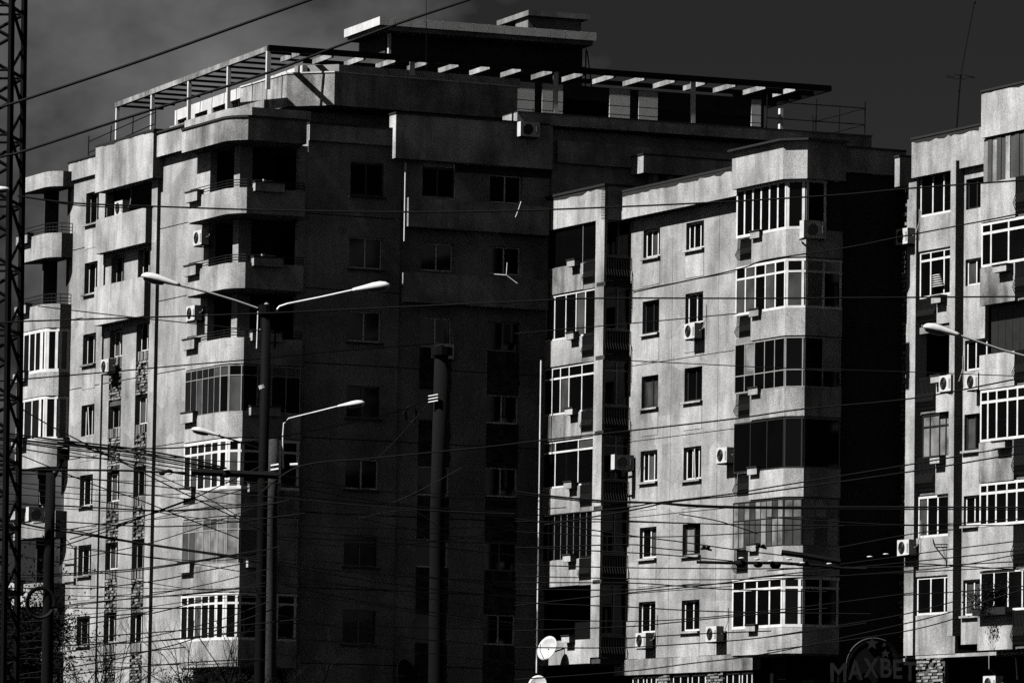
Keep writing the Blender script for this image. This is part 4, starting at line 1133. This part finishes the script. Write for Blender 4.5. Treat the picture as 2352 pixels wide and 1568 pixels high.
pole(t, [(612, 706), (603, 1174), (596, 1568)], D1, 22, 27, 'steel_dark')
MB().tube([P(612, 700, D1), P(612, 722, D1)], .17, 12).build('collar', 'steel_dark', t)
MB().tube([P(612, 703, D1), P(612, 695, D1)], .1, 10, r2=.02).build('cap', 'frame_grey', t)
MB().tube([P(592, 708, D1), P(540, 690, D1), P(470, 669, D1), P(408, 654, D1)], .028, 6).build('arm', 'frame_grey', t)
MB().tube([P(634, 714, D1), P(642, 704, D1), P(660, 698, D1), P(735, 683, D1), P(812, 666, D1)], .028, 6).build('arm', 'steel_white', t)
for x in (593, 601, 634): MB().tube([P(x, 715, D1), P(x-3, 800, D1)], .02, 5).build('stay', 'steel_white' if x < 600 else 'steel_dark', t)
head(t, (324, 634), (412, 656), D1); head(t, (896, 657), (810, 668), D1)
MB().tube([P(600, 884, D1-.3), P(603, 892, D1-.3)], .07, 8).build('clamp', 'steel_white', t)
D2 = 168
t = thing('street_lamp', 'pale concrete pole behind the tall lamp post, with two small lamps on bent pipes', 'street lamp', (P(619, 1568, D2).x, D2, 0), 'street lamps along the road')
pole(t, [(627, 1008), (622, 1174), (618, 1568)], D2, 25, 38, 'pole_concrete')
MB().tube([P(650, 1075, D2), P(650, 1000, D2), P(652, 972, D2), P(663, 961, D2), P(720, 947, D2), P(780, 932, D2)], .03, 6).build('arm', 'steel_white', t)
MB().tube([P(640, 1052, D2), P(590, 1028, D2), P(530, 1008, D2), P(500, 1000, D2)], .03, 6).build('arm', 'steel_dark', t)
head(t, (838, 926), (776, 934), D2, up=.13, wid=.17); head(t, (439, 986), (505, 1001), D2, up=.13, wid=.17)
for y in (1070, 1080): MB().tube([P(622, y, D2-.3), P(640, y-3, D2-.3)], .05, 6).build('insulator', 'steel_white', t)
MB().tube([P(666, 1068, D2), P(684, 1067, D2)], .06, 8).build('insulator', 'steel_white', t)
D3 = 140
t = thing('utility_pole', 'round concrete pole with a dark cap before the shaded wall', 'pole', (P(1000, 1568, D3).x, D3, 0), 'poles carrying the overhead wires')
pole(t, [(1014, 812), (1005, 1174), (1002, 1568)], D3, 33, 40, 'pole_shaded')
MB().tube([P(1015, 798, D3), P(1015, 816, D3)], .27, 12).build('cap', 'steel_dark', t)
for y in (908, 915, 922): MB().tube([P(984, y+2, D3-.2), P(1006, y-2, D3-.25)], .02, 5).build('cable_clamp', 'steel_white', t)
t2 = thing('cable_coil', 'loose coil of black cable hanging beside the round concrete pole', 'cable coil', P(940, 950, D3))
for k in range(3):
    c = P(941+2*k, 951, D3); MB().tube([c+Vector((cos(s)*.14, .02*k, sin(s)*.2)) for s in [2*pi*i/16 for i in range(17)]], .014, 4, cap=False).build('loop', 'wire_black', t2)
D4 = 112
t = thing('utility_pole', 'leftmost concrete pole with a coil of cable and a dark box near its top', 'pole', (P(108, 1568, D4).x, D4, 0), 'poles carrying the overhead wires')
pole(t, [(117, 1085), (112, 1300), (108, 1568)], D4, 22, 31, 'pole_shaded')
t2 = thing('cable_coil', 'thick ring of black cable on the leftmost pole', 'cable coil', P(95, 1382, D4-.5))
for k in range(4):
    c = P(93, 1383, D4-.4-.05*k); MB().tube([c+Vector((cos(s)*(.25+.012*k), 0, sin(s)*(.28+.01*k))) for s in [2*pi*i/24 for i in range(25)]], .028, 5, cap=False).build('loop', 'wire_black', t2)
t2 = thing('junction_box', 'black junction box on the leftmost pole where many wires meet', 'junction box', P(146, 1030, D4))
MB().xbox(*sorted((P(133, 1030, D4).x, P(159, 1030, D4).x)), D4-.15, D4+.15, P(146, 1055, D4).z, P(146, 1004, D4).z).build('box', 'steel_dark', t2)
for k, (x, y) in enumerate(((133, 1008), (140, 1014), (136, 1024), (143, 1030))): MB().tube([P(x-8, y, D4-.2), P(x+12, y, D4-.2)], .018, 6).build('insulator', 'frame_grey', t2)
MB().tube([P(146, 1050, D4), P(125, 1095, D4)], .04, 6).build('bracket', 'steel_dark', t2)
D5 = 118
t = thing('street_lamp', 'lamp head on a long dark arm reaching in from the right edge', 'street lamp', (P(2420, 1568, D5).x, D5, 0), 'street lamps along the road')
MB().tube([P(2430, 838, D5), P(2300, 803, D5), P(2198, 768, D5)], .028, 6).build('arm', 'frame_grey', t)
pole(t, [(2430, 830), (2420, 1568)], D5, 22, 27, 'steel_dark')
head(t, (2120, 751), (2204, 771), D5)
t = thing('street_lamp', 'small lamp head cut by the left edge in front of the lattice tower', 'street lamp', (P(-90, 1568, 90).x, 90, 0), 'street lamps along the road')
head(t, (22, 436), (-60, 441), 90, up=.07, wid=.1); MB().tube([P(-58, 441, 90), P(-92, 450, 90)], .028, 6).build('arm', 'frame_grey', t)
pole(t, [(-92, 445), (-90, 1568)], 90, 22, 27, 'steel_dark')

# ================================================================== LATTICE TOWER
DT = 104
tb0 = P(14, 1568, DT); base = Vector((tb0.x, tb0.y, 0))
t = thing('lattice_tower', 'dark steel lattice tower cut by the left edge', 'tower', base)
ang = radians(7); ex = Vector((-cos(ang), sin(ang), 0)); ey = Vector((-sin(ang), -cos(ang), 0))*-1
WT = 1.15
legs = [base, base+ex*WT, base+ex*WT+ey*WT, base+ey*WT]
ztop_ = P(50, -250, DT).z
TL_ = lambda z: Vector((-.011*z, 0, z))
for q in legs: MB().tube([q, q+TL_(ztop_)], .068, 6).build('leg', 'steel_dark', t)
st = .62; nB = int(ztop_/st)
for f in range(4):
    a, b = legs[f], legs[(f+1) % 4]
    for k in range(nB):
        z0, z1 = k*st, (k+1)*st
        if z0 < 3: continue
        p, q = (a, b) if k % 2 else (b, a)
        MB().tube([p+TL_(z0), q+TL_(z1)], .034, 4).build('brace', 'steel_dark', t)
        if k % 2 == 0: MB().tube([a+TL_(z0), b+TL_(z0)], .025, 4).build('crossbar', 'steel_dark', t)
lad = base+ex*.45+ey*.5
m = MB()
for s in (0, .4): m.tube([lad+ex*s, lad+ex*s+TL_(ztop_)], .015, 4)
m.build('ladder_rail', 'steel_dark', t, kind='stuff')
m = MB()
for k in range(int(3/.3), int(ztop_/.3)): m.tube([lad+TL_(k*.3), lad+ex*.4+TL_(k*.3)], .01, 3)
m.build('ladder_rung', 'steel_dark', t, kind='stuff')

# ================================================================== OVERHEAD WIRES
def crom(pts, n=6):
    out = []
    q = [pts[0]]+pts+[pts[-1]]
    for i in range(1, len(q)-2):
        p0, p1, p2, p3 = q[i-1], q[i], q[i+1], q[i+2]
        for k in range(n):
            t = k/n
            out.append(.5*((2*p1)+(p2-p0)*t+(2*p0-5*p1+4*p2-p3)*t*t+(3*p1-p0-3*p2+p3)*t**3))
    out.append(pts[-1]); return out
def wire(px, D, wpx, label, Db=None, ext=(1, 1)):
    px = [Vector(p) for p in px]; Db = Db or D
    if ext[0] and (px[0].x <= 5): px = [px[0]-(px[1]-px[0]).normalized()*350]+px
    if ext[1] and (px[-1].x >= 2345 or px[-1].y <= 2): px = px+[px[-1]+(px[-1]-px[-2]).normalized()*350]
    c = crom(px); n = len(c)
    q = [P(p.x, p.y, D+(Db-D)*i/(n-1)) for i, p in enumerate(c)]
    o = MB().tube(q, max(wpx*1.4*(D+Db)/2/FP/2, .004), 5).build('overhead_wire', 'wire_black')
    tag(o, label, 'overhead wire', 'overhead wires'); return o
FAN = 'one of the thin black wires fanning low across the brick strips of the tallest block'
MID = 'one of the thin dark wires running low before the shaded wall of the tallest block'
RGT = 'one of the thin wires drooping low over the sunlit wall of the middle block'
BUN = 'one of the close-set dark wires of the bundle below the leftmost box'
CLW = 'one of the thin wires crossing the lower floors of the right block'
wire([(0, 247), (48, 232), (320, 141), (591, 44), (716, -1)], 62, 5, 'upper thick cable crossing open sky from the lattice tower to the top edge')
wire([(0, 361), (50, 349), (266, 279), (591, 176), (767, 110), (917, 54), (1080, -1)], 62, 4.6, 'thick cable climbing across the pergola and the penthouse roof edge')
wire([(40, 450), (161, 466), (352, 474), (591, 482), (907, 487), (1182, 484), (1450, 474), (1696, 462), (1937, 447), (2088, 433), (2352, 414)], 95, 3.0, 'long level wire crossing all three blocks at the top floor')
wire([(90, 458), (161, 470), (250, 476), (352, 477)], 95, 2.2, 'short second wire just under the long top floor wire')
wire([(0, 741), (53, 738), (234, 732), (591, 720), (942, 704), (1182, 693), (1377, 685), (1772, 685), (2352, 681)], 95, 2.8, 'long level wire at the third storey, touching the middle block pier')
wire([(88, 703), (246, 722), (472, 746), (605, 760)], 115, 1.8, 'thin wire slanting down from the far left balconies to the tall lamp post', ext=(0, 0))
wire([(0, 875), (249, 854), (427, 838), (591, 824), (800, 804), (1000, 789)], 115, 2.2, 'wire rising gently from the left edge to the capped round pole', 139, ext=(1, 0))
for k, (a, b, c, d, e, wd) in enumerate(((993, 1012, 1028, 1052, 1075, 3), (1004, 1022, 1037, 1062, 1080, 3.4), (1010, 1031, 1047, 1070, 1084, 2.4), (1022, 1046, 1057, 1077, 1086, 2.2), (998, 1016, 1033, 1057, 1078, 1.6), (1008, 1027, 1043, 1066, 1082, 1.6))):
    wire([(0, a), (150, b), (290, c), (430, d), (520, e)], 111, wd, BUN, 112, ext=(1, 0))
wire([(160, 1020), (276, 1029), (427, 1027), (591, 1011), (799, 972), (925, 941), (990, 911)], 112, 2.4, 'wire sagging from the junction box then climbing to the cable coil', 139, ext=(0, 0))
wire([(45, 936), (113, 976), (201, 1021), (306, 1074), (422, 1132), (502, 1170), (600, 1215)], 112, 2.2, 'wire falling steeply right from the left glazed balcony to the lamp posts', ext=(0, 0))
wire([(0, 1028), (48, 1045), (151, 1087), (241, 1122), (306, 1142), (402, 1180), (560, 1240)], 112, 2.0, 'second steep wire falling right below the junction box')
wire([(0, 1078), (146, 1079), (276, 1080), (350, 1083), (430, 1085)], 111, 3.6, 'heavy level wire leading into the black line fitting')
wire([(0, 1085), (146, 1093), (422, 1123), (590, 1138), (917, 1167), (1182, 1180)], 112, 2.0, 'wire just beneath the heavy level one, sinking slowly to the right')
wire([(160, 1238), (251, 1210), (356, 1176), (437, 1147), (502, 1117), (600, 1070)], 112, 2.0, 'wire climbing right across the two steep falling ones', ext=(0, 0))
wire([(0, 1156), (140, 1161), (356, 1172), (461, 1170), (599, 1160), (664, 1148)], 112, 2.6, 'wire with a shallow dip below the crossing wires')
wire([(130, 1196), (301, 1207), (427, 1207), (591, 1192), (700, 1178)], 112, 2.2, FAN, ext=(0, 0))
wire([(0, 1190), (100, 1212), (226, 1232), (352, 1252), (502, 1274), (600, 1290)], 112, 3.4, 'thickest of the low wires falling right across the brick strips')
wire([(120, 1208), (276, 1238), (427, 1261), (600, 1284)], 112, 2.2, FAN, ext=(0, 0))
wire([(130, 1258), (251, 1217), (359, 1174), (430, 1148)], 112, 2.0, FAN, ext=(0, 0))
for ys in (((0, 1330), (140, 1321), (296, 1311), (412, 1296), (591, 1266), (640, 1255)), ((0, 1322), (140, 1317), (330, 1304), (470, 1284), (600, 1262)), ((0, 1350), (140, 1350), (226, 1349), (364, 1332), (460, 1312), (600, 1286)),
           ((0, 1400), (140, 1390), (221, 1381), (412, 1365), (591, 1347)), ((0, 1394), (136, 1395), (334, 1396), (553, 1396)), ((0, 1430), (137, 1423), (294, 1410), (352, 1407), (467, 1378)),
           ((0, 1460), (137, 1443), (294, 1416), (352, 1400)), ((0, 1475), (137, 1468), (276, 1457), (502, 1440), (700, 1420)), ((0, 1495), (123, 1484), (226, 1478), (334, 1473), (553, 1450)),
           ((0, 1555), (123, 1537), (251, 1516), (334, 1496), (427, 1472), (553, 1425), (650, 1390)), ((0, 1512), (126, 1511), (251, 1503), (427, 1485)), ((0, 1560), (137, 1551), (251, 1538), (427, 1521), (600, 1512))):
    wire(list(ys), 112, 2.0, FAN)
for ys in (((640, 1144), (780, 1155), (917, 1166), (1060, 1178), (1182, 1185)), ((640, 1135), (792, 1150), (917, 1160), (1182, 1178), (1378, 1192), (1609, 1202), (1772, 1205), (2088, 1206), (2352, 1206)), ((686, 1219), (792, 1228), (960, 1240), (1182, 1249)),
           ((640, 1232), (792, 1240), (960, 1252), (1182, 1275)), ((640, 1290), (760, 1308), (960, 1325), (1182, 1336)), ((640, 1296), (800, 1325), (960, 1348), (1182, 1372)), ((640, 1318), (760, 1338), (930, 1357), (1182, 1368)),
           ((640, 1412), (780, 1440), (930, 1463), (1100, 1478)), ((640, 1500), (780, 1528), (930, 1552)), ((640, 1462), (800, 1478), (960, 1500))):
    wire(list(ys), 118, 1.9, MID, 135)
wire([(600, 1130), (691, 1070), (867, 1051), (1118, 1026), (1252, 1010), (1445, 989), (1689, 961), (1844, 939), (2100, 914), (2352, 867)], 113, 2.6, 'long wire climbing right from the lamp posts across the whole middle block', ext=(0, 1))
wire([(984, 925), (950, 965), (900, 1020), (868, 1051)], 139, 2.6, 'steep wire dropping left from the cable coil to the long climbing wire', 125, ext=(0, 0))
wire([(870, 1168), (960, 1128), (1060, 1074)], 125, 1.6, MID, ext=(0, 0))
wire([(820, 1190), (940, 1172), (1010, 1212)], 125, 1.6, MID, ext=(0, 0))
wire([(1182, 1128), (1250, 1137), (1378, 1149), (1501, 1154), (1687, 1163), (2062, 1164), (2352, 1165)], 100, 3.2, 'thick level wire over the middle block just above the lower crossing point')
wire([(1182, 1133), (1250, 1141), (1378, 1153), (1501, 1155), (1687, 1166), (2352, 1170)], 100, 2.4, 'second level wire hugging the thick one over the middle block')
wire([(1445, 828), (1689, 840), (1772, 844), (2060, 853), (2352, 864)], 120, 1.6, 'thin level wire ending at a small bracket above the third window row')
wire([(1250, 1186), (1445, 1164), (1508, 1154), (1684, 1133), (1761, 1120), (2062, 1071), (2352, 1021)], 100, 2.4, 'upper of two wires climbing from the crossing point to the right edge')
wire([(1250, 1205), (1445, 1172), (1545, 1152), (1684, 1138), (1761, 1129), (2082, 1084), (2324, 1044), (2352, 1040)], 100, 2.6, 'lower of two wires climbing from the crossing point to the right edge')
wire([(1182, 766), (1433, 744), (1694, 720)], 125, 1.8, 'thin wire rising between the second and third window rows of the middle block', ext=(0, 0))
wire([(1455, 671), (1690, 620), (1761, 597), (1937, 570), (2063, 545), (2251, 509), (2352, 489)], 110, 2.4, 'wire climbing from the middle block wall to the right block bay', ext=(0, 1))
for ys in (((1182, 1197), (1439, 1198), (1609, 1202), (1772, 1205), (1937, 1207)), ((1182, 1190), (1439, 1228), (1566, 1244), (1684, 1261), (1800, 1275)), ((1182, 1256), (1439, 1268), (1558, 1276), (1684, 1288)), ((1182, 1258), (1439, 1250), (1510, 1258), (1600, 1266)),
           ((1182, 1296), (1439, 1303), (1681, 1305), (1772, 1305), (2100, 1300), (2352, 1288)), ((1182, 1337), (1440, 1338), (1560, 1345), (1682, 1353), (1900, 1358)), ((1182, 1390), (1440, 1361), (1558, 1350), (1684, 1335), (1772, 1321), (2088, 1290), (2352, 1262)),
           ((1182, 1352), (1440, 1354), (1540, 1345), (1684, 1338), (1900, 1322)), ((1182, 1383), (1439, 1393), (1563, 1400), (1709, 1405), (2000, 1409)), ((1182, 1448), (1440, 1438), (1533, 1430), (1684, 1415), (1900, 1396)),
           ((1182, 1486), (1370, 1487), (1440, 1486), (1633, 1474), (1772, 1461), (1990, 1430)), ((1182, 1560), (1437, 1541), (1583, 1523), (1772, 1498), (2062, 1435), (2200, 1400), (2352, 1352)), ((1560, 1180), (1650, 1196), (1740, 1225)), ((1440, 1465), (1600, 1455), (1772, 1448))):
    wire(list(ys), 104, 2.0, RGT)
for ys in (((1761, 1187), (2088, 1205), (2352, 1190)), ((1900, 1262), (2103, 1224), (2200, 1215)), ((1761, 1310), (1929, 1295), (2173, 1262), (2352, 1240)), ((1930, 1322), (2173, 1302), (2352, 1270)), ((1761, 1462), (1912, 1438), (2075, 1410), (2200, 1378)),
           ((1761, 1494), (2062, 1452), (2200, 1418)), ((2075, 1366), (2200, 1358), (2352, 1345)), ((2088, 1292), (2250, 1302), (2352, 1308))):
    wire(list(ys), 104, 1.9, CLW)
XTR = 'one of the slack service cables criss-crossing the lower left'
for ys in (((150, 1010), (300, 1060), (480, 1098), (640, 1110)), ((150, 1020), (330, 1042), (500, 1058), (610, 1060)), ((160, 1015), (330, 1078), (470, 1140), (620, 1230)), ((150, 1036), (300, 1066), (470, 1098), (620, 1120)),
           ((130, 1220), (300, 1190), (470, 1150), (615, 1105)), ((130, 1290), (330, 1250), (500, 1196), (620, 1150)), ((0, 1240), (200, 1262), (420, 1290), (610, 1322)), ((130, 1395), (320, 1370), (480, 1340), (620, 1305)), ((130, 1500), (340, 1462), (500, 1424), (620, 1380)),
           ((0, 1105), (180, 1120), (400, 1142), (620, 1168)), ((0, 1132), (220, 1150), (420, 1185), (620, 1205))):
    wire(list(ys), 113, 1.6, XTR, ext=(1, 0))
for ys in (((640, 1090), (820, 1120), (1010, 1142), (1250, 1150)), ((640, 1110), (860, 1150), (1100, 1172), (1300, 1165)), ((640, 1340), (860, 1385), (1100, 1420), (1182, 1430))):
    wire(list(ys), 118, 1.7, MID, 135)
for ys in (((1182, 1220), (1440, 1232), (1640, 1228), (1900, 1210)), ((1182, 1322), (1440, 1328), (1690, 1330), (2000, 1318), (2352, 1300)), ((1182, 1420), (1500, 1425), (1800, 1398), (2100, 1360))):
    wire(list(ys), 104, 1.8, RGT)
rw = random.Random(11)
for k in range(11):
    y0 = 1080+k*42+rw.uniform(-12, 12); y1 = y0+rw.uniform(-70, 60); sg = rw.uniform(6, 26)
    wire([(0, y0-10), (150, y0+sg*.6), (320, (y0+y1)/2+sg), (480, y1+sg*.7), (615, y1)], 113, 1.3, XTR, ext=(1, 0))
for k in range(9):
    y0 = 1110+k*44+rw.uniform(-12, 12); y1 = y0+rw.uniform(-30, 80); sg = rw.uniform(4, 22)
    wire([(638, y0), (800, y0+sg), (1000, (y0+y1)/2+sg), (1182, y1)], 118, 1.3, MID, 135)
ORD = ['topmost', 'second', 'third', 'fourth', 'fifth', 'sixth', 'seventh', 'eighth', 'ninth', 'tenth', 'eleventh', 'twelfth', 'thirteenth', 'fourteenth', 'fifteenth', 'sixteenth', 'seventeenth', 'eighteenth', 'nineteenth', 'twentieth', 'twenty-first', 'twenty-second', 'twenty-third', 'twenty-fourth', 'twenty-fifth', 'twenty-sixth', 'twenty-seventh', 'twenty-eighth']
for txt, tail in ((FAN, 'from the top of the thin wires fanning over the tallest block brick strips'), (MID, 'from the top of the thin wires low before the shaded wall'), (RGT, 'from the top of the thin wires low over the middle block wall'),
                  (BUN, 'from the top of the wire bundle reaching the leftmost pole box'), (CLW, 'from the top of the thin wires low across the right block'), (XTR, 'from the top of the slack cables criss-crossing the lower left')):
    g_ = [o for o in COL.objects if o.get('label') == txt]
    g_.sort(key=lambda o: -sum(v.co.z for v in o.data.vertices)/len(o.data.vertices))
    for i, o in enumerate(g_): o['label'] = ORD[i]+' '+tail
# black line fittings of the trolley wires
def fitting(label, pts, D, thick, blobs, caps):
    t = thing('line_fitting', label, 'wire fitting', P(*pts[0], D), 'trolley wire fittings')
    MB().tube([P(x, y, D) for x, y in pts], thick*D/FP/2, 8).build('bar', 'wire_black', t)
    for x, y, r in blobs:
        rr_ = r*D/FP; MB().ellipsoid(P(x, y, D-.02), Vector((rr_*1.2, 0, 0)), Vector((0, rr_, 0)), Vector((0, 0, rr_*.8)), 10, 7).build('insulator', 'steel_dark', t, smooth=True)
    for x, y in caps:
        rr_ = 7*D/FP; MB().ellipsoid(P(x, y, D-.1), Vector((rr_, 0, 0)), Vector((0, rr_, 0)), Vector((0, 0, rr_*.3)), 10, 6).build('cap', 'steel_white', t, smooth=True)
fitting('black line fitting across the white framed corner balcony', [(440, 1083), (500, 1086), (560, 1088), (640, 1092)], 111, 16, [(388, 1083, 8), (372, 1087, 6), (520, 1090, 9)], [(520, 1079), (388, 1088)])
fitting('black knobbed line fitting left of the bay base, middle block', [(1600, 1290), (1680, 1292), (1790, 1292), (1850, 1296)], 103, 7, [(1702, 1294, 11), (1741, 1296, 9), (1781, 1297, 11)], [(1703, 1281), (1739, 1283), (1770, 1288)])
fitting('black sloped line fitting across the base of the bay', [(1830, 1295), (1880, 1298), (1935, 1304), (1990, 1306)], 103, 8, [(1850, 1290, 5)], [(1812, 1283), (1843, 1292), (1905, 1294), (1998, 1278), (2035, 1272)])
tq = fitting('dark wedge plate on the wire above the sloped fitting', [(1795, 1268), (1840, 1274), (1930, 1290)], 103, 13, [], [])
for lb, x, y in (('small black clamp on the wire between the two window columns', 1633, 1258), ('small black clamp on the wire right of the right window column', 1755, 1254)):
    x = x-12 if x < 1700 else x-8
    fitting(lb, [(x-12, y+2), (x, y+1), (x+14, y+5)], 103, 5, [(x-4, y-3, 4), (x+6, y-2, 4)], [])

# ================================================================== SIGN WITH LETTERS
DS = 190
sp_ = P(2005, 1540, DS)
t = thing('rooftop_sign', 'unlit sign reading MAXBET with an arch and stars, before the dark wall', 'sign', (sp_.x, sp_.y, sp_.z-1))
sc = DS/FP
def star(x, y, r, name='star'):
    c = P(x, y, DS); pts = []
    for i in range(10):
        rad = r*sc*(1 if i % 2 == 0 else .42); a = pi/2+pi*i/5
        pts.append((c.x+rad*cos(a), c.z+rad*sin(a)))
    m = MB(); m.v += [Vector((px_, c.y-.05, pz_)) for px_, pz_ in pts]+[Vector((px_, c.y+.05, pz_)) for px_, pz_ in pts]
    m.f.append(tuple(range(9, -1, -1))[::-1]); m.f.append(tuple(range(19, 9, -1)))
    for i in range(10): m.f.append((i, i+10, (i+1) % 10+10, (i+1) % 10))
    m.build(name, 'sign_letter', t)
star(2003, 1477, 16); star(2034, 1500, 11); star(2031, 1480, 6)
c = P(2007, 1529, DS); rA = 63*sc
m = MB().tube([Vector((c.x+rA*cos(a), c.y, c.z+rA*1.02*sin(a))) for a in [radians(185-i*6) for i in range(21)]], .022, 5); m.build('arch', 'sign_arc', t)
m = MB().tube([Vector((c.x+rA*.97*cos(a), c.y+.1, c.z+rA*sin(a))) for a in [radians(62-i*6) for i in range(12)]], .022, 5); m.build('arch', 'steel_dark', t)
m = MB(); n = 28; m.v += [Vector((c.x+rA*.93*cos(2*pi*i/n), c.y+.06, c.z+rA*.93*sin(2*pi*i/n))) for i in range(n)]+[Vector((c.x+rA*.93*cos(2*pi*i/n), c.y+.2, c.z+rA*.93*sin(2*pi*i/n))) for i in range(n)]
m.f.append(tuple(range(n))); m.f.append(tuple(range(2*n-1, n-1, -1))); m.f += [(i, i+n, (i+1) % n+n, (i+1) % n) for i in range(n)]
m.build('backing', 'steel_dark', t)
for ch, x0, x1, yb in (('M', 1907, 1943, 1566), ('A', 1947, 1981, 1560), ('X', 1983, 2017, 1555), ('B', 2022, 2047, 1555), ('E', 2051, 2071, 1558), ('T', 2074, 2104, 1563)):
    cu = bpy.data.curves.new('letter', 'FONT'); cu.body = ch; cu.size = 1; cu.extrude = .06; cu.offset = .02
    tmp_ = bpy.data.objects.new('letter', cu); COL.objects.link(tmp_)
    dg = bpy.context.evaluated_depsgraph_get(); me = bpy.data.meshes.new_from_object(tmp_.evaluated_get(dg))
    bpy.data.objects.remove(tmp_)
    xs = [v.co.x for v in me.vertices]; ys_ = [v.co.y for v in me.vertices]; wx = max(xs)-min(xs); hy = max(ys_)-min(ys_)
    o0 = P(x0, yb, DS); W = (x1-x0)*sc; Hh = 44*sc
    for v in me.vertices:
        lx = (v.co.x-min(xs))/wx*W; lz = (v.co.y-min(ys_))/hy*Hh; ly = -v.co.z
        v.co = Vector((o0.x+lx, o0.y-.15+ly, o0.z+lz))-t.location
    me.materials.clear(); me.materials.append(MT['sign_letter'])
    o = bpy.data.objects.new('letter', me); COL.objects.link(o); o.parent = t
for dx in (-1.2, 0, 1.2): MB().tube([Vector((c.x+dx, c.y+.15, 0)), Vector((c.x+dx, c.y+.15, c.z-.3))], .05, 5).build('support', 'steel_dark', t)
# pale pipe at the bottom right
t = thing('conduit', 'short white conduit on the black ground floor at the bottom right', 'pipe', C1.p(C1.u(2335), 5, -1))
MB().tube([C1.p(*C1.hit(2332, 1490, -.8), -.8), C1.p(*C1.hit(2337, 1560, -.8), -.8)], .035, 5).build('pipe', 'steel_white', t)
